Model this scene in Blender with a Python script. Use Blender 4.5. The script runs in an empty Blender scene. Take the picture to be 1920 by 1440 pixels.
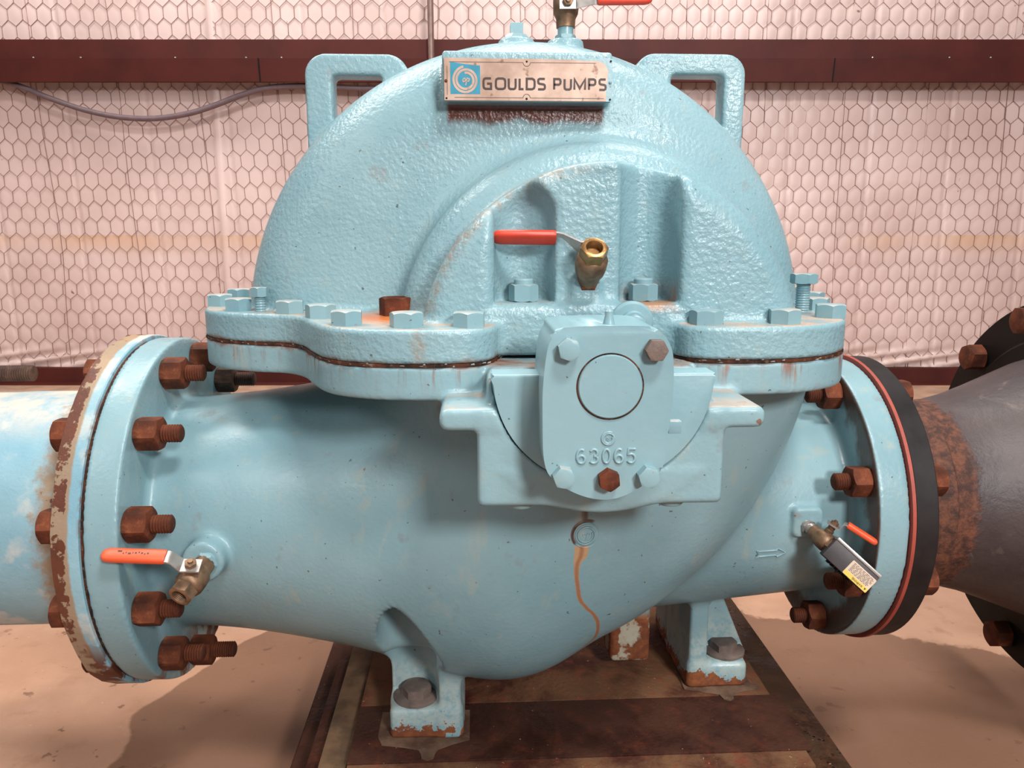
import bpy, bmesh, math, random
import numpy as np
from mathutils import Vector, Matrix, Quaternion

random.seed(7); np.random.seed(7)
SC = bpy.context.scene
COL = SC.collection
R_ = math.radians

# ------------------------------------------------------------------ camera
# world frame = pump frame: origin on the shaft axis at the split line, X along the
# pipework, Y away from the viewer, Z up (metres)
YAW, PITCH, FPX = R_(2.8), R_(10.8), 1442.0
CAM = Vector((-.1164, -1.095, .1271))
RIGHT = Vector((math.cos(YAW), -math.sin(YAW), 0))
AHEAD = Vector((math.sin(YAW), math.cos(YAW), 0))
FWD = AHEAD * math.cos(PITCH) - Vector((0, 0, math.sin(PITCH)))
UP = AHEAD * math.sin(PITCH) + Vector((0, 0, math.cos(PITCH)))
cd = bpy.data.cameras.new('camera'); cam = bpy.data.objects.new('camera', cd); COL.objects.link(cam)
cd.sensor_width = 36.0; cd.lens = 36.0 * FPX / 1920.0; cd.clip_start = .02
m = Matrix((RIGHT, UP, -FWD)).transposed().to_4x4(); m.translation = CAM
cam.matrix_world = m
SC.camera = cam

# ------------------------------------------------------------------ world, lamps, exposure
SC.view_settings.view_transform = 'Standard'; SC.view_settings.look = 'None'
SC.view_settings.gamma = 1.0; SC.view_settings.use_curve_mapping = False
SC.view_settings.exposure = 0.0
w = bpy.data.worlds.new('world'); SC.world = w; w.use_nodes = True
bg = w.node_tree.nodes['Background']; bg.inputs[0].default_value = (.90, .93, 1.0, 1); bg.inputs[1].default_value = .27

def area(name, loc, tgt, sx, sy, power, col=(1, 1, 1)):
    l = bpy.data.lights.new(name, 'AREA'); l.shape = 'RECTANGLE'; l.size = sx; l.size_y = sy
    l.energy = power; l.color = col
    o = bpy.data.objects.new(name, l); COL.objects.link(o); o.location = loc
    o.rotation_euler = (Vector(tgt) - Vector(loc)).to_track_quat('-Z', 'Y').to_euler()
    return o
area('shop_and_fill_light', (.3, .95, 2.7), (.1, .2, -.3), 2.0, .5, 62, (1, .96, .90))
area('shop_and_fill_light', (-1.5, .8, 2.5), (-.9, .2, -.6), 1.6, .5, 52, (1, .96, .90))  # unseen lamp added at the back left to brighten the floor there
area('shop_and_fill_light', (.55, -1.5, 2.3), (.0, 0, -.1), .6, .35, 60, (1, .97, .94))
area('shop_door_light', (.95, -2.75, 1.15), (0, 0, -.15), .42, .38, 66, (1, .98, .96))
area('shop_and_fill_light', (-2.2, -1.7, 1.7), (-.7, .1, -.4), 1.0, .6, 15, (1, .97, .93))

# ------------------------------------------------------------------ object helpers
def tag(o, label=None, cat=None, group=None, kind=None):
    if label: o['label'] = label
    if cat: o['category'] = cat
    if group: o['group'] = group
    if kind: o['kind'] = kind
    return o
def empty(name, loc=(0, 0, 0), label=None, cat=None, group=None):
    o = bpy.data.objects.new(name, None); COL.objects.link(o); o.location = loc
    o.empty_display_size = .05
    return tag(o, label, cat, group)
def link(name, me, mat=None, parent=None, smooth=None):
    if mat is not None and not me.materials: me.materials.append(mat)
    if smooth is not None:
        me.shade_smooth() if smooth is True else me.set_sharp_from_angle(angle=R_(smooth)) if False else None
    o = bpy.data.objects.new(name, me); COL.objects.link(o)
    if parent: o.parent = parent
    return o
def finish(name, bm, mat=None, parent=None, sharp=35, M=None):
    if M is not None: bm.transform(M)
    bmesh.ops.recalc_face_normals(bm, faces=bm.faces[:])
    if sharp is not None:
        for f in bm.faces: f.smooth = True
        for e in bm.edges:
            if len(e.link_faces) == 2 and e.calc_face_angle(0) > R_(sharp): e.smooth = False
    me = bpy.data.meshes.new(name); bm.to_mesh(me); bm.free()
    return link(name, me, mat, parent)
def frame(o, z, x=(1, 0, 0)):
    """matrix with local z along z, local x near x, origin o"""
    z = Vector(z).normalized(); x = Vector(x); x = (x - z * x.dot(z)).normalized(); y = z.cross(x)
    M = Matrix((x, y, z)).transposed().to_4x4(); M.translation = Vector(o); return M

def lathe(bm, prof, n=48, M=Matrix(), close=False):
    """prof: list of (r, z) turned about local z"""
    rings = []
    for r, z in prof:
        if r < 1e-6: rings.append([bm.verts.new(M @ Vector((0, 0, z)))])
        else: rings.append([bm.verts.new(M @ Vector((r * math.cos(2 * math.pi * i / n), r * math.sin(2 * math.pi * i / n), z))) for i in range(n)])
    pairs = list(zip(rings[:-1], rings[1:]))
    if close: pairs.append((rings[-1], rings[0]))
    for a, b in pairs:
        for i in range(n):
            j = (i + 1) % n
            if len(a) == 1 and len(b) == 1: continue
            if len(a) == 1: bm.faces.new((a[0], b[j], b[i]))
            elif len(b) == 1: bm.faces.new((a[i], a[j], b[0]))
            else: bm.faces.new((a[i], a[j], b[j], b[i]))
def hexhead(bm, af, h, M=Matrix(), chamf=.10, both=False, bore=0, n=36, dome=0.0):
    """hexagon with a turned chamfer on its outer end; local z is the axis, base at 0"""
    a = af / 2; rc = a * .98; rings = []
    def rh(t): t = (t + math.pi / 6) % (math.pi / 3) - math.pi / 6; return a / math.cos(t)
    tt = [2 * math.pi * i / n for i in range(n)]
    ring = lambda f: [bm.verts.new(M @ Vector((f(t)[0] * math.cos(t), f(t)[0] * math.sin(t), f(t)[1]))) for t in tt]
    drop = lambda t: (rh(t) - rc) * .62
    if both: rings.append(ring(lambda t: (rc * .97, 0))); rings.append(ring(lambda t: (rh(t), drop(t))))
    else: rings.append(ring(lambda t: (rh(t), 0)))
    rings.append(ring(lambda t: (rh(t), h - drop(t))))
    rings.append(ring(lambda t: (rc * .97, h)))
    if bore:
        rings.append(ring(lambda t: (bore, h))); rings.append(ring(lambda t: (bore * .97, h * .35)))
    for p, q in zip(rings[:-1], rings[1:]):
        for i in range(n): j = (i + 1) % n; bm.faces.new((p[i], p[j], q[j], q[i]))
    bm.faces.new(rings[0][::-1]); bm.faces.new(rings[-1])
def threads(r, z0, z1, pitch=.0025, depth=.0013, taper=.0015):
    n = max(2, int(round((z1 - z0) / pitch))); p = (z1 - z0) / n; out = []
    for i in range(n):
        z = z0 + i * p; out += [(r - depth, z), (r, z + p * .45), (r, z + p * .6)]
    out += [(r - depth, z1), (r - depth - taper, z1 + taper * .6), (0, z1 + taper * .6)]
    return out
def tube(bm, pts, r, n=8, closed=False, cap=True, M=Matrix()):
    P = [M @ Vector(p) for p in pts]; k = len(P); rings = []; nrm = None
    for i in range(k):
        a = P[(i - 1) % k] if (closed or i > 0) else P[i]; b = P[(i + 1) % k] if (closed or i < k - 1) else P[i]
        t = (b - a)
        t = t.normalized() if t.length > 1e-9 else Vector((0, 0, 1))
        if nrm is None:
            nrm = t.cross(Vector((0, 0, 1)))
            if nrm.length < .1: nrm = t.cross(Vector((1, 0, 0)))
        nrm = (nrm - t * nrm.dot(t)).normalized(); bi = t.cross(nrm)
        rr = r[i] if isinstance(r, (list, tuple)) else r
        rings.append([bm.verts.new(P[i] + (nrm * math.cos(2 * math.pi * j / n) + bi * math.sin(2 * math.pi * j / n)) * rr) for j in range(n)])
    seq = list(zip(rings[:-1], rings[1:])) + ([(rings[-1], rings[0])] if closed else [])
    for p, q in seq:
        for j in range(n): l = (j + 1) % n; bm.faces.new((p[j], p[l], q[l], q[j]))
    if cap and not closed: bm.faces.new(rings[0][::-1]); bm.faces.new(rings[-1])
def box(bm, c, s, M=Matrix(), bev=0, seg=2):
    r = bmesh.ops.create_cube(bm, size=1, matrix=M @ Matrix.Translation(Vector(c)) @ Matrix.Diagonal((*s, 1)))
    if bev:
        es = list({e for v in r['verts'] for e in v.link_edges})
        bmesh.ops.bevel(bm, geom=es, offset=bev, segments=seg, affect='EDGES', profile=.6)
def prism(bm, pts, h0, h1, M=Matrix(), bev=0, seg=3):
    """2-D outline (local x,y) raised from z=h0 to z=h1, rounded on the h1 rim"""
    a = [bm.verts.new(M @ Vector((x, y, h0))) for x, y in pts]; b = [bm.verts.new(M @ Vector((x, y, h1))) for x, y in pts]
    k = len(pts); fs = []
    for i in range(k): j = (i + 1) % k; fs.append(bm.faces.new((a[i], a[j], b[j], b[i])))
    bm.faces.new(a[::-1]); top = bm.faces.new(b)
    if bev: bmesh.ops.bevel(bm, geom=list(top.edges), offset=bev, segments=seg, affect='EDGES', profile=.5)
def spline(pts, n=8, closed=False):
    P = np.array(pts, float); k = len(P); out = []
    for i in range(k if closed else k - 1):
        g = lambda j: P[j % k] if closed else P[min(max(j, 0), k - 1)]
        a, b, c, d = g(i - 1), g(i), g(i + 1), g(i + 2)
        for t in np.linspace(0, 1, n, endpoint=False):
            out.append(.5 * (2 * b + (c - a) * t + (2 * a - 5 * b + 4 * c - d) * t * t + (3 * b - a - 3 * c + d) * t ** 3))
    if not closed: out.append(P[-1])
    return np.array(out)
def ribbon(bm, pts, wd, M=Matrix(), closed=False, t=0.0):
    """flat stroke of constant width along a 2-D polyline, optional thickness"""
    P = [Vector((p[0], p[1])) for p in pts]; k = len(P); L = []; Rr = []
    for i in range(k):
        a = P[(i - 1) % k] if (closed or i) else None; b = P[(i + 1) % k] if (closed or i < k - 1) else None
        d1 = (P[i] - a).normalized() if a is not None else None; d2 = (b - P[i]).normalized() if b is not None else None
        d1 = d1 or d2; d2 = d2 or d1
        n1 = Vector((-d1.y, d1.x)); n2 = Vector((-d2.y, d2.x)); nn = (n1 + n2)
        nn = nn.normalized() if nn.length > 1e-6 else n1
        s = min(1 / max(nn.dot(n1), .35), 2.2) * wd / 2
        L.append(P[i] + nn * s); Rr.append(P[i] - nn * s)
    up = lambda v, z: bm.verts.new(M @ Vector((v.x, v.y, z)))
    lt = [up(v, t) for v in L]; rt = [up(v, t) for v in Rr]
    if t: lb = [up(v, 0) for v in L]; rb = [up(v, 0) for v in Rr]
    for i in range(k if closed else k - 1):
        j = (i + 1) % k
        bm.faces.new((rt[i], rt[j], lt[j], lt[i]))
        if t:
            bm.faces.new((rb[i], rb[j], rt[j], rt[i])); bm.faces.new((lt[i], lt[j], lb[j], lb[i]))
    if t and not closed:
        bm.faces.new((rb[0], rt[0], lt[0], lb[0])); bm.faces.new((rb[-1], lb[-1], lt[-1], rt[-1]))

# ------------------------------------------------------------------ material helpers
def srgb(r, g, b):
    f = lambda c: (c / 255 / 12.92) if c / 255 <= .04045 else ((c / 255 + .055) / 1.055) ** 2.4
    return (f(r), f(g), f(b), 1)
class NB:
    def __init__(s, name):
        s.mat = bpy.data.materials.new(name); s.mat.use_nodes = True; s.nt = s.mat.node_tree
        s.bs = s.nt.nodes['Principled BSDF']; s.tc = s.nt.nodes.new('ShaderNodeTexCoord'); s.obj = s.tc.outputs['Object']
    def _in(s, sock, v):
        if isinstance(v, bpy.types.NodeSocket): s.nt.links.new(v, sock)
        elif v is not None: sock.default_value = v
    def math(s, op, a, b=None, c=None, clamp=False):
        n = s.nt.nodes.new('ShaderNodeMath'); n.operation = op; n.use_clamp = clamp
        s._in(n.inputs[0], a); s._in(n.inputs[1], b); s._in(n.inputs[2], c); return n.outputs[0]
    def xyz(s, v=None):
        n = s.nt.nodes.new('ShaderNodeSeparateXYZ'); s._in(n.inputs[0], v or s.obj); return n.outputs
    def scale(s, v, sc):
        n = s.nt.nodes.new('ShaderNodeVectorMath'); n.operation = 'MULTIPLY'; s._in(n.inputs[0], v); n.inputs[1].default_value = sc; return n.outputs[0]
    def noise(s, sc, det=4, rough=.55, v=None, dist=0):
        n = s.nt.nodes.new('ShaderNodeTexNoise'); s._in(n.inputs['Vector'], v or s.obj); n.inputs['Scale'].default_value = sc
        n.inputs['Detail'].default_value = det; n.inputs['Roughness'].default_value = rough; n.inputs['Distortion'].default_value = dist
        return n.outputs['Fac']
    def voro(s, sc, v=None, feat='F1'):
        n = s.nt.nodes.new('ShaderNodeTexVoronoi'); s._in(n.inputs['Vector'], v or s.obj); n.inputs['Scale'].default_value = sc; n.feature = feat
        return n.outputs['Distance']
    def step(s, v, lo, hi, o0=0.0, o1=1.0):
        n = s.nt.nodes.new('ShaderNodeMapRange'); n.interpolation_type = 'SMOOTHSTEP'; s._in(n.inputs[0], v)
        n.inputs[1].default_value = lo; n.inputs[2].default_value = hi; n.inputs[3].default_value = o0; n.inputs[4].default_value = o1
        return n.outputs[0]
    def mix(s, f, a, b):
        n = s.nt.nodes.new('ShaderNodeMix'); n.data_type = 'RGBA'; s._in(n.inputs[0], f); s._in(n.inputs[6], a); s._in(n.inputs[7], b); return n.outputs[2]
    def mul(s, *a):
        o = a[0]
        for b in a[1:]: o = s.math('MULTIPLY', o, b)
        return o
    def mx(s, a, b): return s.math('MAXIMUM', a, b)
    def normal_up(s):
        g = s.nt.nodes.new('ShaderNodeNewGeometry'); return s.xyz(g.outputs['Normal'])[2]
    def bump(s, h, strength=.3, dist=.002, prev=None):
        n = s.nt.nodes.new('ShaderNodeBump'); s._in(n.inputs['Height'], h); n.inputs['Strength'].default_value = strength
        n.inputs['Distance'].default_value = dist; s._in(n.inputs['Normal'], prev); return n.outputs[0]
    def curve(s, v, pts):
        n = s.nt.nodes.new('ShaderNodeFloatCurve'); s._in(n.inputs[1], v); c = n.mapping.curves[0]
        while len(c.points) < len(pts): c.points.new(.5, .5)
        for p, q in zip(c.points, pts): p.location = q
        n.mapping.update(); return n.outputs[0]
    def out(s, col=None, rough=None, nor=None, metal=None, spec=None):
        s._in(s.bs.inputs['Base Color'], col); s._in(s.bs.inputs['Roughness'], rough); s._in(s.bs.inputs['Normal'], nor)
        s._in(s.bs.inputs['Metallic'], metal); s._in(s.bs.inputs['Specular IOR Level'], spec); return s.mat

TEAL_A, TEAL_B = srgb(134, 166, 173), srgb(119, 154, 163)
RUST_D, RUST_M, RUST_L = srgb(62, 30, 20), srgb(112, 58, 34), srgb(178, 104, 54)
def paint_nodes(b, cast=1.0):
    n1 = b.noise(5, 5); n2 = b.noise(38, 5, .6)
    col = b.mix(b.step(n1, .35, .68), TEAL_A, TEAL_B)
    col = b.mix(b.mul(b.step(n2, .56, .74), .25), col, srgb(160, 168, 160))
    specks = b.step(b.noise(150, 2), .72, .75)
    col = b.mix(b.mul(specks, .75), col, srgb(70, 62, 52))
    return col
def make_casting(name, upper):
    b = NB(name); x, y, z = b.xyz(); col = paint_nodes(b)
    nl = b.noise(22, 4); nf = b.noise(90, 4, .65)
    nz = b.normal_up()
    # rust bleeding from the gasket joint
    az = b.math('ABSOLUTE', z)
    band = b.math('SUBTRACT', b.step(az, 0, .0105, 1, 0), b.math('MULTIPLY', b.math('SUBTRACT', .66, nl), 3.4), clamp=True)
    drip = b.noise(1, 3, .6, b.scale(b.obj, (85, 85, 9)))
    dr = b.mul(b.step(drip, .50, .66), b.step(z, -.036, -.002), b.step(z, -.001, .001, 1, 0), b.step(b.noise(9, 2), .38, .55))
    rust = b.mx(b.mul(band, .95), b.mul(dr, .8))
    if upper:
        # grime and rust dust lying on the flange top
        led = b.mul(b.step(nz, .85, .97), b.step(z, .028, .034), b.step(z, .05, .062, 1, 0))
        col = b.mix(b.mul(led, b.step(b.math('ADD', nl, b.math('MULTIPLY', b.math('SUBTRACT', nf, .5), .5)), .36, .66), .85), col, srgb(196, 160, 132))
        px = b.math('ADD', x, .205); py = b.math('ADD', y, .20)
        dd = b.math('SQRT', b.math('ADD', b.mul(px, px), b.mul(py, py, .6)))
        sp = b.mul(led, b.step(b.math('ADD', dd, b.math('MULTIPLY', b.math('SUBTRACT', nl, .5), .08)), .022, .075, 1, 0))
        col = b.mix(sp, col, srgb(206, 118, 62))
        # dirt caught along the crest of the suction dome
        hx = b.math('ADD', x, -.03); hr = b.math('SQRT', b.math('ADD', b.mul(hx, hx), b.mul(z, z)))
        crest = b.mul(b.step(b.math('ABSOLUTE', b.math('SUBTRACT', hr, .203)), 0, .013, 1, 0), b.step(y, -.20, -.185, 1, 0), b.step(x, -.02, .03, 1, 0), b.step(nf, .35, .65))
        col = b.mix(b.mul(crest, .6), col, srgb(150, 122, 98))
        # rust below the name plate
        pl = b.mul(b.step(b.math('ABSOLUTE', b.math('ADD', x, .052)), .092, .098, 1, 0), b.step(y, -.09, -.085, 1, 0),
                   b.step(b.math('ADD', z, b.math('MULTIPLY', b.math('SUBTRACT', b.noise(26, 3), .5), .022)), .258, .270), b.step(z, .2825, .2855, 1, 0))
        col = b.mix(pl, col, b.mix(nf, RUST_D, srgb(96, 40, 26)))
        # wear under the lug eyes and in the niches
        nich = b.mul(b.step(z, .06, .085, 1, 0), b.step(z, .044, .054), b.step(y, -.262, -.20, 1, 0), b.step(y, -.29, -.27), b.step(x, .04, .06), b.step(x, .106, .114, 1, 0), b.step(nl, .38, .55))
        col = b.mix(b.mul(nich, .8), col, srgb(168, 112, 66))
    else:
        # rusty lower edge of the feet
        ft = b.math('SUBTRACT', b.step(z, -.538, -.487, 1, 0), b.math('MULTIPLY', b.math('SUBTRACT', .64, b.math('ADD', b.math('MULTIPLY', nl, .5), b.math('MULTIPLY', nf, .5))), 3.6), clamp=True)
        rust = b.mx(rust, b.step(ft, .18, .3))
        # one long rust run below the cast emblem
        t = b.math('DIVIDE', b.math('SUBTRACT', -.226, z), .18)
        tx = b.curve(t, [(0, .26), (.062, .26), (.137, .185), (.217, .183), (.321, .228), (.387, .26), (.476, .41), (.573, .625), (.661, .72), (.788, .737), (.883, .60), (1, .2)])
        ex = b.math('ADD', b.math('MULTIPLY', tx, .06), -.010)
        d = b.math('ABSOLUTE', b.math('SUBTRACT', b.math('ADD', x, b.math('MULTIPLY', b.math('SUBTRACT', nf, .5), .002)), ex))
        ww = b.curve(t, [(0, 1), (.06, .95), (.13, .5), (.2, .36), (.6, .30), (.8, .24), (1, .14)])
        run = b.mul(b.math('LESS_THAN', d, b.math('MULTIPLY', ww, .0088)), b.math('GREATER_THAN', t, 0), b.math('LESS_THAN', t, 1), b.math('LESS_THAN', y, -.02))
        core = b.step(d, .0005, .0045, 1, 0)
        col = b.mix(b.mul(run, .85), col, b.mix(core, srgb(186, 142, 96), srgb(158, 98, 50)))
        ez = b.math('ADD', z, .2115); e2 = b.math('ADD', x, -.0115); er = b.math('SQRT', b.math('ADD', b.mul(e2, e2), b.mul(ez, ez)))
        ring = b.mul(b.step(b.math('ABSOLUTE', b.math('SUBTRACT', er, .0172)), .0012, .0026, 1, 0), b.math('LESS_THAN', y, -.15), b.step(b.math('SUBTRACT', x, b.mul(ez, .8)), .004, .010, 1, 0))
        stem_ = b.mul(b.step(b.math('ABSOLUTE', b.math('ADD', x, -.0085)), .002, .0055, 1, 0), b.step(z, -.197, -.193), b.math('LESS_THAN', z, -.15), b.math('LESS_THAN', y, -.15), b.math('GREATER_THAN', y, -.30))
        col = b.mix(b.mx(b.mul(ring, .9), b.mul(stem_, .8)), col, srgb(84, 46, 30))
        # rubbed, dusty streaks on the suction barrel
        st = b.noise(1, 4, .6, b.scale(b.obj, (30, 60, 9)))
        col = b.mix(b.mul(b.step(st, .58, .72), .35), col, srgb(168, 168, 152))
        # rust in the corner behind the discharge flange
        zq = b.math('ADD', z, .2545); fr = b.math('SQRT', b.math('ADD', b.mul(y, y), b.mul(zq, zq)))
        rf = b.mul(b.step(x, .372, .380), b.step(x, .3895, .3915, 1, 0), b.step(b.math('ADD', fr, b.math('MULTIPLY', b.math('SUBTRACT', nl, .5), .07)), .160, .180))
        col = b.mix(b.mul(rf, .92), col, b.mix(nf, srgb(58, 38, 28), srgb(96, 64, 44)))
        # rust at the lowest rim of the suction flange
        rl = b.mul(b.step(x, -.535, -.515, 1, 0), b.step(x, -.5705, -.569, 0, 1), b.step(z, -.46, -.40, 1, 0), b.step(nl, .45, .55), b.step(x, -.542, -.536))
        rust = b.mx(rust, rl)
        # chips of bare iron on the cradle ears
        ch = b.mul(b.step(b.noise(60, 3), .62, .66), b.step(x, .115, .125), b.step(y, -.38, -.36, 1, 0), b.step(x, .16, .17, 1, 0))
        col = b.mix(b.mul(ch, .9), col, srgb(128, 92, 76))
        # the drain boss under the belly: cream primer and rust
        db = b.mul(b.step(x, .080, .087), b.step(x, .151, .158, 1, 0), b.step(y, -.03, -.02), b.step(y, .05, .06, 1, 0), b.step(z, -.45, -.43, 1, 0))
        col = b.mix(b.mul(db, .8), col, srgb(176, 150, 112)); rust = b.mx(rust, b.mul(db, b.step(b.noise(34, 4), .47, .53)))
        # pale worn paint on the feet
        fp = b.mul(b.step(z, -.47, -.43, 1, 0), b.step(nf, .3, .6)); col = b.mix(b.mul(fp, .45), col, srgb(196, 200, 188))
        ear = b.mul(b.step(nz, .8, .95), b.step(y, -.30, -.27, 1, 0), b.step(z, -.05, -.04), b.step(nl, .35, .6))
        col = b.mix(b.mul(ear, .6), col, srgb(190, 158, 134))
    rcol = b.mix(b.step(nf, .35, .65), RUST_M, b.mix(b.noise(50, 2), RUST_D, RUST_L))
    col = b.mix(rust, col, rcol)
    dents = b.noise(185, 2, .5)
    h = b.math('ADD', b.mul(dents, 1.0), b.mul(b.noise(28, 3), .9))
    nor = b.bump(h, .46 if upper else .12, .003)
    rough = b.math('ADD', b.math('MULTIPLY', rust, .4), b.step(nl, .3, .7, .30, .42))
    return b.out(col, rough, nor)
def make_paint(name, rusty=.2, bumpy=.2, dusty=0.0):
    b = NB(name); b.obj = b.nt.nodes.new('ShaderNodeNewGeometry').outputs['Position']; col = paint_nodes(b); nf = b.noise(85, 4, .65); n2 = b.noise(30, 3)
    r = b.step(b.math('ADD', b.mul(nf, .5), b.mul(n2, .5)), .69 - rusty * .3, .72 - rusty * .3)
    col = b.mix(b.mul(r, .85), col, b.mix(b.noise(60, 2), RUST_M, RUST_L))
    if dusty: col = b.mix(b.mul(b.step(b.normal_up(), .6, .95), b.step(n2, .3, .6), dusty), col, srgb(205, 186, 168))
    return b.out(col, b.math('ADD', .33, b.mul(r, .4)), b.bump(b.noise(70, 3), bumpy, .003))
def make_rust(name, a=RUST_D, c=RUST_M, e=RUST_L, rough=.8, sc=70, bm=.5, hi=.5):
    b = NB(name); n1 = b.noise(sc, 5, .7); n2 = b.noise(sc * .35, 4)
    col = b.mix(b.step(n2, .35, .65), a, c); col = b.mix(b.mul(b.step(n1, .52, .75), hi), col, e)
    return b.out(col, rough, b.bump(n1, bm, .003), None, .25)
def make_flat(name, col, rough=.5, metal=0.0, var=.12, sc=60, bm=.05, spec=None):
    b = NB(name); d = tuple(c * (1 - var * 2) for c in col[:3]) + (1,)
    return b.out(b.mix(b.step(b.noise(sc, 4), .3, .75), col, d), rough, b.bump(b.noise(sc * 2, 3), bm, .002), metal, spec)

MAT = {}
MAT['upper'] = make_casting('upper_cast_paint', True)
MAT['lower'] = make_casting('lower_cast_paint', False)
MAT['paint'] = make_paint('bolt_paint', .22, .15, .55)
MAT['cover'] = make_paint('cover_paint', 0, .12)
MAT['chip'] = make_paint('chipped_paint', .42, .15)
MAT['rust'] = make_rust('rusty_iron', srgb(70, 36, 24), srgb(112, 58, 36), srgb(150, 88, 54))
MAT['rust_dark'] = make_rust('dark_rusty_iron', srgb(58, 40, 34), srgb(92, 66, 54), srgb(120, 90, 72), .6)
MAT['iron'] = make_rust('grey_iron', srgb(92, 80, 76), srgb(122, 106, 98), srgb(150, 130, 118), .65)
MAT['brass'] = make_flat('brass', srgb(176, 132, 84), .32, .85, .22, 90, .12)
MAT['brass_dull'] = make_flat('dull_brass', srgb(150, 118, 92), .5, .6, .3, 70, .2)
MAT['steel'] = make_flat('plated_steel', srgb(196, 188, 182), .36, .7, .14, 60, .06)
MAT['orange'] = make_flat('orange_vinyl', srgb(232, 92, 52), .42, 0, .07, 50, .08)
MAT['red'] = make_flat('red_vinyl', srgb(205, 62, 40), .4, 0, .08, 50, .08)
MAT['black'] = make_flat('black_paint', srgb(40, 35, 35), .5, 0, .3, 25, .12, .25)
MAT['black_deep'] = make_flat('black_coating', srgb(20, 16, 15), .55, 0, .3, 25, .1, .2)
MAT['ink'] = make_flat('dark_ink', srgb(58, 40, 34), .5, 0, .1)
MAT['blackplastic'] = make_flat('black_plastic', srgb(66, 58, 60), .5, 0, .2, 40, .08)
MAT['gasket_red'] = make_flat('red_rubber', srgb(168, 72, 56), .6, 0, .12, 30, .1)
MAT['gasket'] = make_rust('gasket_edge', srgb(40, 24, 18), srgb(84, 46, 28), srgb(150, 120, 100), .8, 120)
MAT['tan'] = make_flat('old_grout', srgb(120, 92, 66), .8, 0, .3, 30, .4)

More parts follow.
